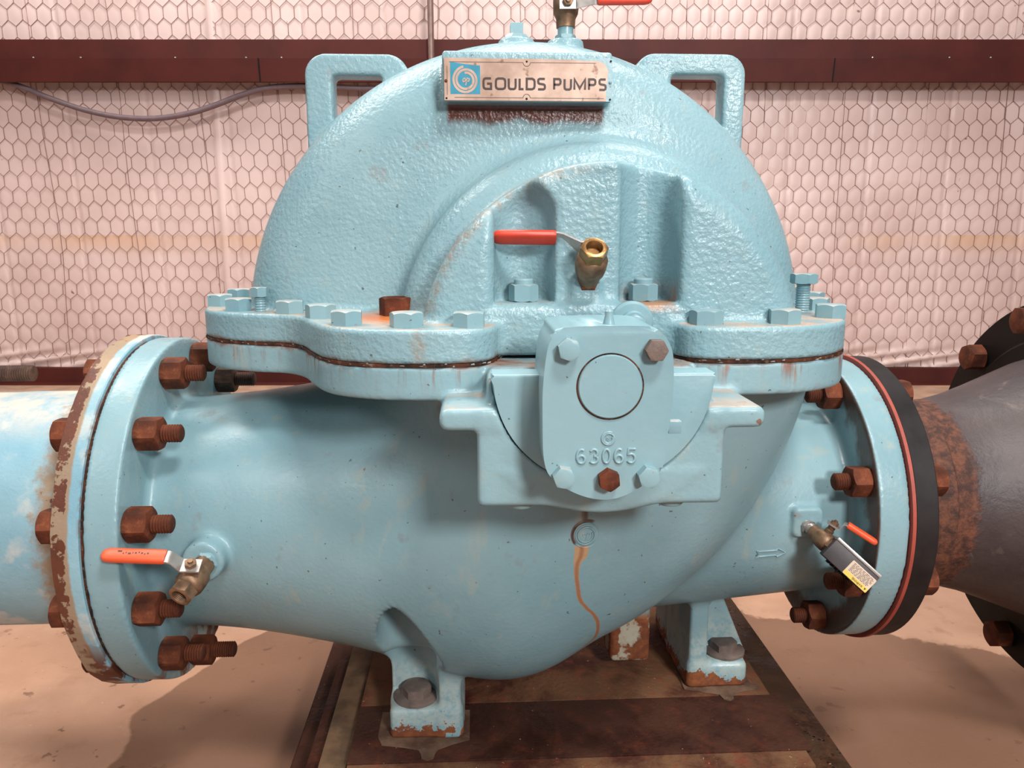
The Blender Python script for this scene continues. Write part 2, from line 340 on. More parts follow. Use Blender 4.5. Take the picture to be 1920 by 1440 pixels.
# ------------------------------------------------------------------ signed-distance castings
def smin(a, b, k): 
    h = np.clip(.5 + .5 * (b - a) / k, 0, 1); return b * (1 - h) + a * h - k * h * (1 - h)
def smax(a, b, k): return -smin(-a, -b, k)
def rbox2(dx, dy, r):
    u, v = dx + r, dy + r
    return np.minimum(np.maximum(u, v), 0) + np.hypot(np.maximum(u, 0), np.maximum(v, 0)) - r
class Grid:
    def __init__(s, x, y, z, h):
        s.h = h; s.o = np.array([x[0], y[0], z[0]])
        s.n = [int(math.ceil((b - a) / h)) + 1 for a, b in (x, y, z)]
        ax = [(s.o[i] + h * np.arange(s.n[i])).astype(np.float32) for i in range(3)]
        s.X, s.Y, s.Z = ax[0][:, None, None], ax[1][None, :, None], ax[2][None, None, :]
    def box(s, c0, c1, r=.004):
        q = [np.abs(a - (p + q_) / 2) - (q_ - p) / 2 + r for a, p, q_ in zip((s.X, s.Y, s.Z), c0, c1)]
        ins = np.minimum(np.maximum(np.maximum(q[0], q[1]), q[2]), 0)
        return ins + np.sqrt(np.maximum(q[0], 0) ** 2 + np.maximum(q[1], 0) ** 2 + np.maximum(q[2], 0) ** 2) - r
    def cylY(s, cx, cz, R, y0, y1, r): return rbox2(np.hypot(s.X - cx, s.Z - cz) - R, np.abs(s.Y - (y0 + y1) / 2) - (y1 - y0) / 2, r)
    def cylX(s, cy, cz, R, x0, x1, r): return rbox2(np.hypot(s.Y - cy, s.Z - cz) - R, np.abs(s.X - (x0 + x1) / 2) - (x1 - x0) / 2, r)
    def cylZ(s, cx, cy, R, z0, z1, r): return rbox2(np.hypot(s.X - cx, s.Y - cy) - R, np.abs(s.Z - (z0 + z1) / 2) - (z1 - z0) / 2, r)
    def slab(s, poly, z0, z1, r):
        P = np.asarray(poly); gx, gy = s.X[:, :, 0], s.Y[:, :, 0]
        d = np.full((s.n[0], s.n[1]), 9., np.float32); inside = np.zeros(d.shape, bool)
        for a, b in zip(P, np.roll(P, -1, 0)):
            e = b - a; L = e @ e + 1e-12; t = np.clip(((gx - a[0]) * e[0] + (gy - a[1]) * e[1]) / L, 0, 1)
            d = np.minimum(d, np.hypot(gx - a[0] - t * e[0], gy - a[1] - t * e[1]))
            c = ((a[1] > gy) != (b[1] > gy)) & (gx < (b[0] - a[0]) * (gy - a[1]) / (b[1] - a[1] + 1e-12) + a[0]); inside ^= c
        d = np.where(inside, -d, d)[:, :, None]
        return rbox2(d, np.abs(s.Z - (z0 + z1) / 2) - (z1 - z0) / 2, r)
    def mesh(s, F):
        """naive surface nets + two Newton steps onto the zero level"""
        F = F.astype(np.float32); nx, ny, nz = F.shape; I = F < 0
        cs = sum(I[i:nx - 1 + i, j:ny - 1 + j, k:nz - 1 + k].astype(np.int8) for i in (0, 1) for j in (0, 1) for k in (0, 1))
        act = (cs > 0) & (cs < 8); idx = np.full(act.shape, -1, np.int64); C = np.argwhere(act); idx[act] = np.arange(len(C))
        acc = np.zeros((len(C), 3)); cnt = np.zeros(len(C))
        cor = [(i, j, k) for i in (0, 1) for j in (0, 1) for k in (0, 1)]
        val = {c: F[C[:, 0] + c[0], C[:, 1] + c[1], C[:, 2] + c[2]] for c in cor}
        for c in cor:
            for a in range(3):
                if c[a]: continue
                d = list(c); d[a] = 1; d = tuple(d); va, vb = val[c], val[d]; hit = (va < 0) != (vb < 0)
                t = np.where(hit, va / np.where(hit, va - vb, 1), 0); p = np.array(c, float)[None].repeat(len(C), 0); p[:, a] += t
                acc[hit] += p[hit]; cnt[hit] += 1
        V = C + acc / cnt[:, None]
        def samp(P):
            i = np.clip(np.floor(P).astype(int), 0, np.array(F.shape) - 2); f = P - i; o = 0
            for c in cor:
                wt = np.prod([f[:, a] if c[a] else 1 - f[:, a] for a in range(3)], 0); o = o + wt * F[i[:, 0] + c[0], i[:, 1] + c[1], i[:, 2] + c[2]]
            return o
        for _ in range(2):
            v = samp(V); g = np.stack([samp(V + e) - samp(V - e) for e in np.eye(3) * .5], 1); n2 = (g * g).sum(1) + 1e-12
            st = -(v / n2)[:, None] * g; L = np.linalg.norm(st, axis=1, keepdims=True); V = V + st * np.minimum(1, .6 / np.maximum(L, 1e-9))
        faces = []
        for a in range(3):
            b, c = (a + 1) % 3, (a + 2) % 3
            sl0 = [slice(None)] * 3; sl1 = [slice(None)] * 3; sl0[a] = slice(0, -1); sl1[a] = slice(1, None)
            A, B = I[tuple(sl0)], I[tuple(sl1)]; E = np.argwhere(A != B)
            ok = (E[:, b] > 0) & (E[:, c] > 0) & (E[:, b] < F.shape[b] - 1) & (E[:, c] < F.shape[c] - 1); E = E[ok]
            flip = ~A[E[:, 0], E[:, 1], E[:, 2]]
            def cell(db, dc): Q = E.copy(); Q[:, b] -= db; Q[:, c] -= dc; return idx[Q[:, 0], Q[:, 1], Q[:, 2]]
            q = np.stack([cell(1, 1), cell(0, 1), cell(0, 0), cell(1, 0)], 1); q[flip] = q[flip][:, ::-1]; faces.append(q)
        return s.o + V * s.h, np.concatenate(faces)
def raw_mesh(name, V, Fq, mat, parent=None, smooth=True):
    me = bpy.data.meshes.new(name); me.vertices.add(len(V)); me.vertices.foreach_set('co', np.asarray(V, np.float32).ravel())
    nf, k = Fq.shape; me.loops.add(nf * k); me.loops.foreach_set('vertex_index', Fq.astype(np.int32).ravel())
    me.polygons.add(nf); me.polygons.foreach_set('loop_start', np.arange(nf, dtype=np.int32) * k)
    me.update(calc_edges=True); me.validate()
    if smooth: me.polygons.foreach_set('use_smooth', np.ones(len(me.polygons), bool))
    return link(name, me, mat, parent)

# plan of the split flange (front half from the photograph, mirrored behind)
FRONT = [(-.478, 0), (-.474, -.05), (-.459, -.092), (-.428, -.128), (-.385, -.150), (-.345, -.163), (-.318, -.192), (-.298, -.238), (-.276, -.282),
         (-.250, -.308), (-.211, -.325), (-.160, -.330), (-.118, -.324), (-.098, -.304), (-.088, -.272), (-.070, -.262), (0, -.260), (.080, -.262), (.096, -.276), (.108, -.300),
         (.130, -.313), (.175, -.317), (.225, -.310), (.268, -.288), (.300, -.252), (.320, -.200), (.336, -.120), (.342, -.05), (.344, 0)]
front = spline(FRONT, 5); back = front[1:-1][::-1] * np.array([1, -1]); PLAN = np.concatenate([front, back])
GAP = .0013

def build_upper():
    g = Grid((-.50, .37), (-.355, .355), (-.012, .425), .0032)
    d = g.cylY(-.044, 0, .374, -.118, .118, .085)
    sh = g.cylY(.030, 0, .238, -.190, .190, .036)
    d = smin(d, sh, .036)
    hp = g.cylY(.035, -.004, .2125, -.274, .274, .030)
    d = smin(d, hp, .008)
    fl = g.slab(PLAN, -.02, .036, .0035)
    d = smin(d, fl, .010)
    bx = g.box((-.093, -.265, -.02), (.097, .265, .057), .005)
    d = smin(d, bx, .004)
    for cx, R, ztop, rz, kk in ((-.062, .0325, .182, .030, .016), (.0735, .031, .26, .01, .010)):       # wrench niches over the gland nuts
        c = rbox2(np.hypot(g.X - cx, np.maximum(g.Y + .252, 0)) - R, np.abs(g.Z - ztop / 2) - ztop / 2, rz)
        c = np.maximum(c, .0575 - g.Z)
        d = smax(d, -c, kk)
    mid = g.box((-.040, -.33, .0575), (.052, -.258, .205), .012)            # flat web between the niches
    d = smax(d, -mid, .008)
    d = smin(d, g.box((-.012, -.266, .05), (.0215, -.235, .085), .005), .008)     # valve boss
    for x0, x1, zt, wx0, wx1, wz0, wz1 in ((-.336, -.20, .363, -.300, -.235, .27, .336), (.10, .251, .368, .150, .2215, .27, .341)):
        lug = rbox2(rbox2(np.abs(g.X - (x0 + x1) / 2) - (x1 - x0) / 2, np.abs(g.Z - (.18 + zt) / 2) - (zt - .18) / 2, .028), np.abs(g.Y) - .020, .005)
        win = rbox2(np.abs(g.X - (wx0 + wx1) / 2) - (wx1 - wx0) / 2, np.abs(g.Z - (wz0 + wz1) / 2) - (wz1 - wz0) / 2, .006)
        disc_keep = np.hypot(g.X + .044, g.Z) - .365
        lug = smax(lug, -smax(win, -disc_keep, .004), .006)
        d = smin(d, lug, .010)
    d = smin(d, g.box((-.1515, -.143, .284), (.0485, -.05, .3405), .003), .005)   # pad of the name plate
    for bxx in (-.057, .009): d = smin(d, g.cylZ(bxx, 0, .024, .33, .386, .004), .015)
    d = np.maximum(d, GAP - g.Z)
    return g.mesh(d)
def build_lower():
    g = Grid((-.585, .445), (-.42, .42), (-.555, .012), .0034)
    t = np.clip((g.X + .53) / .45, 0, 1); t = t * t * (3 - 2 * t)
    ay = .1645 + .088 * t; az = .1645 + .050 * t
    noz = (np.hypot(g.Y / ay, (g.Z + .262) / az) - 1) * (.165 + .04 * t)
    noz = smax(np.maximum(noz, -.555 - g.X), g.X + .02, .10)
    rim = smax(np.hypot(g.X + .165, g.Z - .032) - .481, -(g.X + .20), .22)
    bowl = rbox2(rim * .6, np.abs(g.Y) - .262, .130)
    d = smin(noz, bowl, .07)
    t2 = np.clip((.39 - g.X) / .35, 0, 1)
    dn = np.hypot(g.Y, g.Z + .257) - (.1375 + .03 * t2); dn = np.maximum(dn, np.abs(g.X - .2) - .2)
    d = smin(d, dn, .012)
    # foot blocks, pads and ribs
    lf = g.box((-.235, -.135, -.56), (-.139, .04, -.36), .008)
    nich = g.cylZ(-.203, -.188, .040, -.494, -.25, .010)
    d = smin(d, lf, .014)
    nich = smin(nich, g.cylZ(-.203, -.142, .037, -.494, -.415, .008), .02)
    d = smax(d, -smin(nich, g.box((-.30, -.30, -.494), (-.169, -.150, -.45), .006), .004), .006)
    d = smin(d, g.box((-.235, -.160, -.56), (-.139, -.02, -.494), .008), .008)
    d = smin(d, g.box((-.169, -.160, -.56), (-.139, -.06, -.40), .006), .012)
    for sy in (-1, 1):
        yy = (-.060, .05) if sy < 0 else (.03, .14)
        f = g.box((.198, yy[0], -.56), (.289, yy[1] - .03, -.498), .010)
        rb = g.box((.198, yy[0], -.56), (.226, yy[1], -.33), .005)
        web = np.maximum(g.box((.198, yy[0] + .045, -.56), (.30, yy[1], -.34), .006), (g.X - .255 - (-.40 - g.Z) * .42) * .92)
        d = smin(d, smin(smin(f, rb, .010), web, .012), .014)
    d = smin(d, g.box((-.235, .06, -.56), (-.139, .16, -.40), .008), .02)
    d = smin(d, g.box((.088, -.015, -.520), (.150, .05, -.40), .008), .012)       # drain boss
    fl = g.slab(PLAN, -.036, .02, .0035)
    d = smin(d, fl, .010)
    # bearing cradle with its two ears
    ped = g.box((-.115, -.400, -.125), (.120, -.375, -.031), .005)
    ped = np.minimum(ped, g.box((-.105, -.385, -.121), (.112, -.15, -.002), .010))
    ped = smin(ped, smax(g.cylY(.004, 0, .1335, -.400, -.30, .005), g.Z + .09, .004), .006)
    ear = rbox2(rbox2(np.abs(g.X - .004) - .154, np.abs(g.Z + .040) - .0105, .008), np.abs(g.Y + .33) - .070, .005)
    ped = smin(ped, ear, .006)
    cut = np.maximum(np.hypot(g.X - .003, g.Z) - .1036, -.335 * 0 + g.Y + .33)
    ped = np.maximum(ped, -cut)
    d = smin(d, ped, .006)
    # bosses on both nozzles
    bl = rbox2(np.hypot(g.X + .450, g.Z + .262) - .0255, np.abs(g.Y + .12) - .080, .004)
    d = smin(d, bl, .008)
    br = rbox2(rbox2(np.abs(g.X - .3215) - .0205, np.abs(g.Z + .244) - .0205, .008), np.abs(g.Y + .08) - .072, .004)
    d = smin(d, br, .005)
    d = smin(d, g.cylX(0, -.2545, .2413, -.5685, -.530, .0022), .012)
    d = smin(d, g.cylX(0, -.2545, .2055, .3890, .4285, .0022), .010)
    d = np.maximum(np.maximum(d, g.Z + GAP), -.5366 - g.Z)
    return g.mesh(d)

pump = empty('split_case_pump', (0, 0, 0), 'big teal painted split case water pump with rusty flange bolts, bolted on a steel base', 'pump')
V, Fq = build_upper(); upper = raw_mesh('upper_casing', V, Fq, MAT['upper'], pump)
V, Fq = build_lower(); lower = raw_mesh('lower_casing', V, Fq, MAT['lower'], pump)
bm = bmesh.new(); cen = PLAN.mean(0)
gp = [(x + random.uniform(-.0008, .0012) * (1 if x > 0 else -1), y - random.uniform(-.0006, .0016) * (1 if y < 0 else -1)) for x, y in PLAN]
prism(bm, gp, -GAP - .0003, GAP + .0003); tag(finish('joint_gasket', bm, MAT['gasket'], pump), 'dark ragged gasket in the casing joint')

bm = bmesh.new(); rnd = random.Random(4)
for i in range(len(front) - 1):
    if abs(front[i][0] + .0) < .09 and front[i][1] > -.3: continue
    for _ in range(2):
        if rnd.random() > .34: continue
        q = Vector((*(front[i] + (front[i + 1] - front[i]) * rnd.random()), rnd.uniform(-.0015, .0015))); tn = Vector((*(front[i + 1] - front[i]), 0)).normalized(); on = Vector((tn.y, -tn.x, 0))
        ln, hh = rnd.uniform(.002, .006), rnd.uniform(.0008, .002)
        v = [bm.verts.new(q + tn * a + on * (.0006 + c) + Vector((0, 0, e))) for a, c, e in ((0, 0, 0), (ln, .0004, 0), (ln * .8, .0016, hh), (ln * .2, .0012, hh * .8))]
        bm.faces.new(v)
fk = make_flat('paint_flake', srgb(206, 210, 204), .5, 0, .15); tag(finish('paint_flakes', bm, fk, pump, None), None, None, None, 'stuff')

# ------------------------------------------------------------------ bolts
def hex_mesh(name, af, h, mat, bore=0, both=False, washer=0):
    bm = bmesh.new(); hexhead(bm, af, h, bore=bore, both=both)
    if washer: lathe(bm, [(0, -.001), (washer, -.001), (washer, .002), (0, .002)], 32)
    o = finish(name, bm, mat, None, 28); me = o.data; bpy.data.objects.remove(o); return me
def place(name, me, loc, rz=0.0, parent=None, M=None, label=None, mat=None):
    o = bpy.data.objects.new(name, me); COL.objects.link(o); o.parent = parent
    o.matrix_basis = M if M is not None else Matrix.Translation(Vector(loc)) @ Matrix.Rotation(rz, 4, 'Z')
    if label: o['label'] = label
    if mat: o.material_slots[0].link = 'OBJECT'; o.material_slots[0].material = mat
    return o
BOLTS = [(-0.461, -0.03, 0.3), (-0.469, 0.085, 0.1), (-0.416, -0.1, 0.3), (-0.342, -0.14, 0.15), (-0.294, -0.195, 0.5), (-0.252, -0.272, 0.1), (-0.187, -0.294, 0.35), (-0.122, -0.296, 0.95), (0.131, -0.286, 0.2), (0.218, -0.28, 0.9), (0.296, -0.222, 0.75), (0.322, -0.125, 0.4), (0.362, -0.02, 0.2), (0.392, 0.09, 0.6), (-.38, .14, .2), (.27, .24, .3)]
me_bolt = hex_mesh('casing_bolt', .0312, .0158, MAT['paint'])
for x, y, r in BOLTS:
    place('casing_bolt', me_bolt, (x, y, .0355), r, pump)
# jacking screws
def jack(loc, af, hh, sr, up_, mat):
    bm = bmesh.new(); lathe(bm, threads(sr, 0, up_, .003, .0010, .0005), 20); sh = finish('jacking_screw', bm, mat, pump, 40); sh.location = loc
    bm = bmesh.new(); hexhead(bm, af, hh, both=True); h = finish('screw_head', bm, MAT['paint'], sh, 28); h.location = (0, 0, up_)
jack((.289, -.160, .035), .0285, .0125, .0085, .036, MAT['cover'])
jack((-.384, -.116, .035), .0185, .012, .0068, .019, MAT['paint'])
bm = bmesh.new(); hexhead(bm, .036, .022, bore=.0115); pl = finish('pipe_plug', bm, MAT['rust'], pump, 28); pl.location = (-.209, -.172, .0355); pl.rotation_euler.z = .45
tag(pl, 'rusty hollow plug')
# gland nuts
for i, (x, y) in enumerate(((-.062, -.243), (.072, -.240))):
    bm = bmesh.new(); hexhead(bm, .0285, .0190, both=True); n = finish('gland_nut', bm, MAT['paint'], pump, 28); n.location = (x, y, .0575); n.rotation_euler.z = (.35, .1)[i]
    bm = bmesh.new(); lathe(bm, [(0, 0), (.0108, 0), (.0108, .0045), (.0095, .006), (0, .0065)], 24); s = finish('stud_end', bm, MAT['paint'], n, 40); s.location = (0, 0, .0190)

# flange studs: stud is the part, its nuts and its bolt head are sub-parts
def stud(x, y, z, sx, ln, nuts, mat, parent, head=None, af=.0375, roll=0.0, name='flange_bolt', lab=None):
    M = frame((x, y, z), (sx, 0, 0), (0, 0, 1))
    bm = bmesh.new(); lathe(bm, threads(.0112, -.02, ln, .0032, .0013, .002), 22); o = finish(name, bm, mat, parent, 40); o.matrix_basis = M
    if lab: o['label'] = lab
    for z0, h in nuts:
        bm = bmesh.new(); hexhead(bm, af, h, both=True); n = finish('nut', bm, mat, o, 28); n.location = (0, 0, z0); n.rotation_euler.z = roll
    if head is not None:
        bm = bmesh.new(); hexhead(bm, af, .022); n = finish('bolt_head', bm, mat, o, 28); n.matrix_basis = frame((0, 0, head), (0, 0, -1)) @ Matrix.Rotation(roll, 4, 'Z')
rolls = [.1, .0, .2, .35, .1, .3, .2, .1, .45, .2, .1, .4]
for i in range(12):
    a = R_(12.6 + 30 * i); y, z = -.2135 * math.cos(a), -.2545 + .2135 * math.sin(a)
    lab = None; nuts = [(0, .029)]; ln = .052; mt = MAT['rust']
    if i == 4: mt = MAT['rust_dark']; lab = 'newer dark bolt behind the suction nozzle'; ln = .058
    if i == 9: ln = .060; nuts = [(0, .03)]
    stud(-.530, y, z, 1, ln, nuts, mt, pump, head=-.0748, roll=rolls[i], lab=lab)
for i in range(8):
    a = R_(23.5 + 45 * i); y, z = -.178 * math.cos(a), -.2545 + .178 * math.sin(a)
    stud(.389, y, z, -1, .043, [(0, .025)], MAT['rust'], pump, head=-.0775, roll=rolls[i], af=.0365)

# ------------------------------------------------------------------ bearing housing and cover
GV = lambda pts: [(x, z) for x, z in pts]
FM = Matrix(((1, 0, 0, 0), (0, 0, -1, 0), (0, 1, 0, 0), (0, 0, 0, 1)))        # local (x, y, z) -> world (x, -z, y): outlines drawn in the XZ plane, height towards the viewer
FM = Matrix(((1, 0, 0, 0), (0, 0, -1, 0), (0, 1, 0, 0), (0, 0, 0, 1)))
bm = bmesh.new()
arc = [(.003 + .1025 * math.cos(t), .1025 * math.sin(t)) for t in np.linspace(math.pi, 2 * math.pi, 49)]
prism(bm, [(-.1005, .0035)] + arc[0:] + [(.1065, .0035)], .372, .4025, FM, .0025)
lathe(bm, [(.046, .28), (.046, .4035), (0, .4035)], 64, FM @ Matrix.Translation((0, 0, 0)))
housing = finish('bearing_housing', bm, MAT['cover'], pump, 35)
COV = [(-.0405, .0515), (.0275, .0525), (.0440, .0465), (.0530, .0330), (.0555, .0170), (.0560, -.005), (.0545, -.030), (.0520, -.0480), (.0500, -.0690), (.0445, -.0810), (.0170, -.0985),
       (-.0045, -.1025), (-.0275, -.0965), (-.0490, -.0825), (-.0565, -.0650), (-.0580, -.030), (-.0578, .001), (-.0545, .0315), (-.0495, .0435)]
cov = spline(COV, 6, True)
bm = bmesh.new(); prism(bm, [tuple(p) for p in cov], .352, .446, FM, .0035)
cover = finish('bearing_cover', bm, MAT['cover'], pump, 40)
bm = bmesh.new(); lathe(bm, [(.0280, .4462), (.0296, .4462)], 72, FM @ Matrix.Translation((.0005, .000, 0))); finish('cap_groove', bm, MAT['gasket'], cover, 40)
bm = bmesh.new(); lathe(bm, [(.0282, .440), (.0282, .4468), (.0272, .4480), (.0, .4484)], 72, FM @ Matrix.Translation((.0005, .000, 0)))
finish('end_cap', bm, MAT['cover'], cover, 40)
for x, z, mt, lab, rr in ((-.0365, .0335, MAT['paint'], None, .2), (.0385, .0325, MAT['iron'], 'bare grey bolt head', .5), (-.0395, -.0795, MAT['paint'], None, .35), (.0355, -.0800, MAT['chip'], 'chipped bolt head', .3), (.0005, -.0825, MAT['rust'], 'rusty bolt head', .1)):
    bm = bmesh.new(); hexhead(bm, .0172, .0105, frame((x, -.446, z), (0, -1, 0)) @ Matrix.Rotation(rr, 4, 'Z')); o = finish('cover_bolt', bm, mt, cover, 28)
    if lab: o['label'] = lab
# cast-in part number and emblem on the cover
def ell(cx, cy, rx, ry, a0, a1, n=14): return [(cx + rx * math.cos(R_(a)), cy + ry * math.sin(R_(a))) for a in np.linspace(a0, a1, n)]
DIG = {'6': ell(.5, .5, .5, .5, 60, 180, 10) + [(0, .28)] + ell(.5, .28, .42, .28, 180, 540, 20),
       '3': ell(.48, .73, .42, .27, 150, -80, 14) + ell(.48, .27, .46, .27, 80, -150, 14),
       '0': ell(.5, .5, .4, .5, 0, 360, 24), '5': [(.9, 1), (.15, 1), (.1, .56), (.2, .6)] + ell(.45, .32, .45, .32, 90, -150, 14)}
for i, c in enumerate('63065'):
    bm = bmesh.new(); M = FM @ Matrix.Translation((-.0275 + i * .01115, -.0685, .4462)) @ Matrix.Diagonal((.0078, .0125, 1, 1))
    tube(bm, [(px, py, 0) for px, py in DIG[c]], .00135, 8, M=M); finish('raised_digit', bm, MAT['cover'], cover, 50)
def emblem(bm, M, r, t):
    tube(bm, [(r * (1 - .20 * k) * math.cos(a), r * (1 - .20 * k) * math.sin(a), 0) for a, k in [(R_(60 + u * 360), u) for u in np.linspace(0, 1.9, 60)]], t, 8, M=M)
    tube(bm, [(-.28 * r, .16 * r, 0), (-.1 * r, .2 * r, 0), (-.02 * r, 0, 0), (-.2 * r, -.12 * r, 0), (-.3 * r, .02 * r, 0)], t * .6, 6, M=M)
    tube(bm, [(.0, -.42 * r, 0), (.14 * r, .2 * r, 0), (.36 * r, .12 * r, 0), (.26 * r, -.06 * r, 0), (.08 * r, -.06 * r, 0)], t * .6, 6, M=M)
bm = bmesh.new(); emblem(bm, FM @ Matrix.Translation((0, -.0465, .4462)), .0062, .0010); finish('raised_emblem', bm, MAT['cover'], cover, 50)
# grease nipple, side plug, gland stud and drain plugs
bm = bmesh.new(); lathe(bm, [(0, 0), (.0055, 0), (.0050, .003), (.0036, .009), (.0038, .0125), (.0022, .0145), (0, .0145)], 20, Matrix.Translation((.0005, -.432, .0515))); finish('grease_nipple', bm, MAT['cover'], cover, 40)
bm = bmesh.new(); box(bm, (.0615, -.432, -.0395), (.012, .010, .0115), bev=.0012); lathe(bm, [(.0055, .05), (.0055, .0565), (0, .0565)], 20, frame((0, -.432, -.0395), (1, 0, 0))); finish('side_plug', bm, MAT['paint'], cover, 30)
bm = bmesh.new(); M = frame((.043, -.315, .042), (0, -1, 0)); lathe(bm, [(0, 0), (.021, 0), (.022, .004), (.022, .010), (.0195, .013), (.013, .0135), (.0125, .02), (.0115, .021), (0, .021)], 40, M)
lathe(bm, [(.007, -.06), (.007, 0)], 20, M); hexhead(bm, .018, .012, M @ Matrix.Translation((0, 0, .018))); finish('gland_stud', bm, MAT['cover'], pump, 35)
for x, y in ((-.073, -.388), (.075, -.388)):
    bm = bmesh.new(); lathe(bm, [(.014, 0), (.014, .006), (.012, .0085), (0, .0085)], 28, frame((x, y + .012, -.123), (0, 0, -1))); finish('drain_plug', bm, MAT['cover'], pump, 40)
# cast emblem on the belly, flow arrow on the discharge nozzle: laid on the casting itself
dg = bpy.context.evaluated_depsgraph_get()
from mathutils.bvhtree import BVHTree
bl_ = BVHTree.FromObject(lower, dg); bu_ = BVHTree.FromObject(upper, dg)
def hit(bv, px, py):
    d = (FWD + RIGHT * ((px - 960) / FPX) + UP * ((720 - py) / FPX)).normalized(); r = bv.ray_cast(CAM, d)
    return r[0], r[1]
p, n = hit(bl_, 1098, 1003)
bm = bmesh.new(); M = frame(p, n, (1, 0, 0)); lathe(bm, [(.0152, -.004), (.0152, .0006), (.0145, .001), (0, .0012)], 40, M); emblem(bm, M @ Matrix.Translation((0, 0, .0012)), .0128, .0012)
lathe(bm, [(.0135, .0002), (.0160, .0012), (.0165, -.002)], 40, M)
finish('cast_emblem', bm, MAT['lower'], pump, 50)
p, n = hit(bl_, 1443, 1037); M = frame(p + n * .0003, n, (1, 0, .0))
bm = bmesh.new()
tube(bm, [(-.019, .0055, 0), (-.015, .004, 0), (.009, .004, 0), (.011, .0065, 0), (.022, 0, 0), (.011, -.0065, 0), (.009, -.004, 0), (-.015, -.004, 0), (-.019, -.0055, 0), (-.016, 0, 0)], .0011, 6, closed=True, M=M)
finish('flow_arrow', bm, MAT['lower'], pump, 50)

# ------------------------------------------------------------------ name plate
bn = NB('plate_metal'); nn = bn.noise(24, 5); col = bn.mix(bn.step(nn, .35, .7), srgb(190, 162, 146), srgb(156, 126, 108)); col = bn.mix(bn.step(bn.noise(60, 3), .62, .70), col, srgb(128, 92, 74))
MAT['plate'] = bn.out(col, .42, bn.bump(bn.noise(12, 2), .2, .003), .2)
MAT['teal_ink'] = make_flat('teal_ink', srgb(40, 138, 164), .5, 0, .12, 60)
plate = empty_parent = None
PY = .1434
PX0, PZ0, PW, PH = -.1492, .2850, .194, .0475            # lower left corner and size of the plate
outl = [(0, 0), (.1905, 0), (.1908, .006), (.1902, .010), (.1912, .015), (.1908, .020), (.1922, .024), (.1916, .029), (.1930, .033), (.1918, .036), (.1890, .041), (.1850, .0435), (.180, .0448), (.172, .0452), (.164, .0449), (.150, .0462), (.10, .0466), (.05, .0468), (.0, .0470)]
PM = FM @ Matrix.Translation((PX0, PZ0, PY))
bm = bmesh.new(); prism(bm, outl, 0, .0012, PM); plate = finish('name_plate', bm, MAT['plate'], pump, 30)
tag(plate, 'torn copper coloured maker plate')
bm = bmesh.new(); prism(bm, [(.150, 0), (.1975, 0), (.1975, .0478), (.150, .0478)], -.0002, .0004, PM); tag(finish('plate_patch', bm, MAT['cover'], pump, 30), 'painted strip under the torn plate end')
def letters(s, x, wds, M, h, sw, mat, parent, name):
    G = {'G': [(.95, 1), (.25, 1), (.06, .92), (0, .75), (0, .25), (.06, .08), (.25, 0), (.95, 0), (.95, .5), (.45, .5)],
         'O': [(.25, 1), (.75, 1), (.94, .92), (1, .75), (1, .25), (.94, .08), (.75, 0), (.25, 0), (.06, .08), (0, .25), (0, .75), (.06, .92)],
         'U': [(0, 1), (0, .25), (.06, .08), (.25, 0), (.75, 0), (.94, .08), (1, .25), (1, 1)], 'L': [(0, 1), (0, 0), (1, 0)],
         'D': [(0, 1), (.7, 1), (.93, .90), (1, .72), (1, .28), (.93, .10), (.7, 0), (0, 0)],
         'S': [(.97, 1), (.22, 1), (.05, .93), (0, .78), (.05, .6), (.2, .53), (.8, .47), (.95, .4), (1, .22), (.95, .07), (.78, 0), (0, 0)],
         'P': [(0, 0), (0, 1), (.75, 1), (.94, .92), (1, .74), (.94, .55), (.75, .46), (0, .46)], 'M': [(0, 0), (0, 1), (.5, .12), (1, 1), (1, 0)],
         'W': [(0, 1), (.25, 0), (.5, .8), (.75, 0), (1, 1)], 'A': [(0, 0), (.5, 1), (1, 0), (.75, .4), (.25, .4)], 'R': [(0, 0), (0, 1), (.8, 1), (1, .8), (.8, .5), (0, .5), (.5, .5), (1, 0)],
         'N': [(0, 0), (0, 1), (1, 0), (1, 1)], 'I': [(.5, 0), (.5, 1)]}
    for c, wd in zip(s, wds):
        if c != ' ':
            bm = bmesh.new(); ribbon(bm, [(x + px * wd, py * h) for px, py in G[c]], sw, M, closed=c in 'OD')
            finish(name, bm, mat, parent, None)
        x += wd + sw * 1.75
U_ = .0001114
for c, l, r in zip('GOULDSPUMPS', (470, 600, 735, 850, 925, 1045, 1215, 1325, 1430, 1585, 1695), (575, 720, 830, 913, 1030, 1140, 1305, 1415, 1565, 1675, 1785)):
    letters(c, .0447 + (l - 470 + 11) * U_, [(r - l - 22) * U_], PM @ Matrix.Translation((0, .0130, .00145)), .0116, .0025, MAT['ink'], plate, 'printed_letter')
bm = bmesh.new(); prism(bm, [(.0072, .0070), (.0420, .0070), (.0420, .0385), (.0250, .0400), (.0072, .0425)], .0009, .00135, PM); lg = finish('printed_emblem', bm, MAT['teal_ink'], plate, 30)
bm = bmesh.new(); M = PM @ Matrix.Translation((.0252, .0225, .0016))
ribbon(bm, [(.0150 * (1 - .235 * u) * math.cos(R_(100 + 360 * u)), .0150 * (1 - .235 * u) * math.sin(R_(100 + 360 * u))) for u in np.linspace(0, 2.0, 90)], .0027, M)
ribbon(bm, [(-.0034, .0010), (-.001, .0020), (0, -.0010), (-.003, -.0020), (-.0036, .0005)], .0012, M); ribbon(bm, [(-.0002, -.0060), (.0016, .0022), (.0042, .0012), (.0034, -.0014), (.001, -.0016)], .0012, M)
finish('emblem_swirl', bm, MAT['plate'], lg, None)
bm = bmesh.new(); M = PM @ Matrix.Translation((0, 0, .0014))
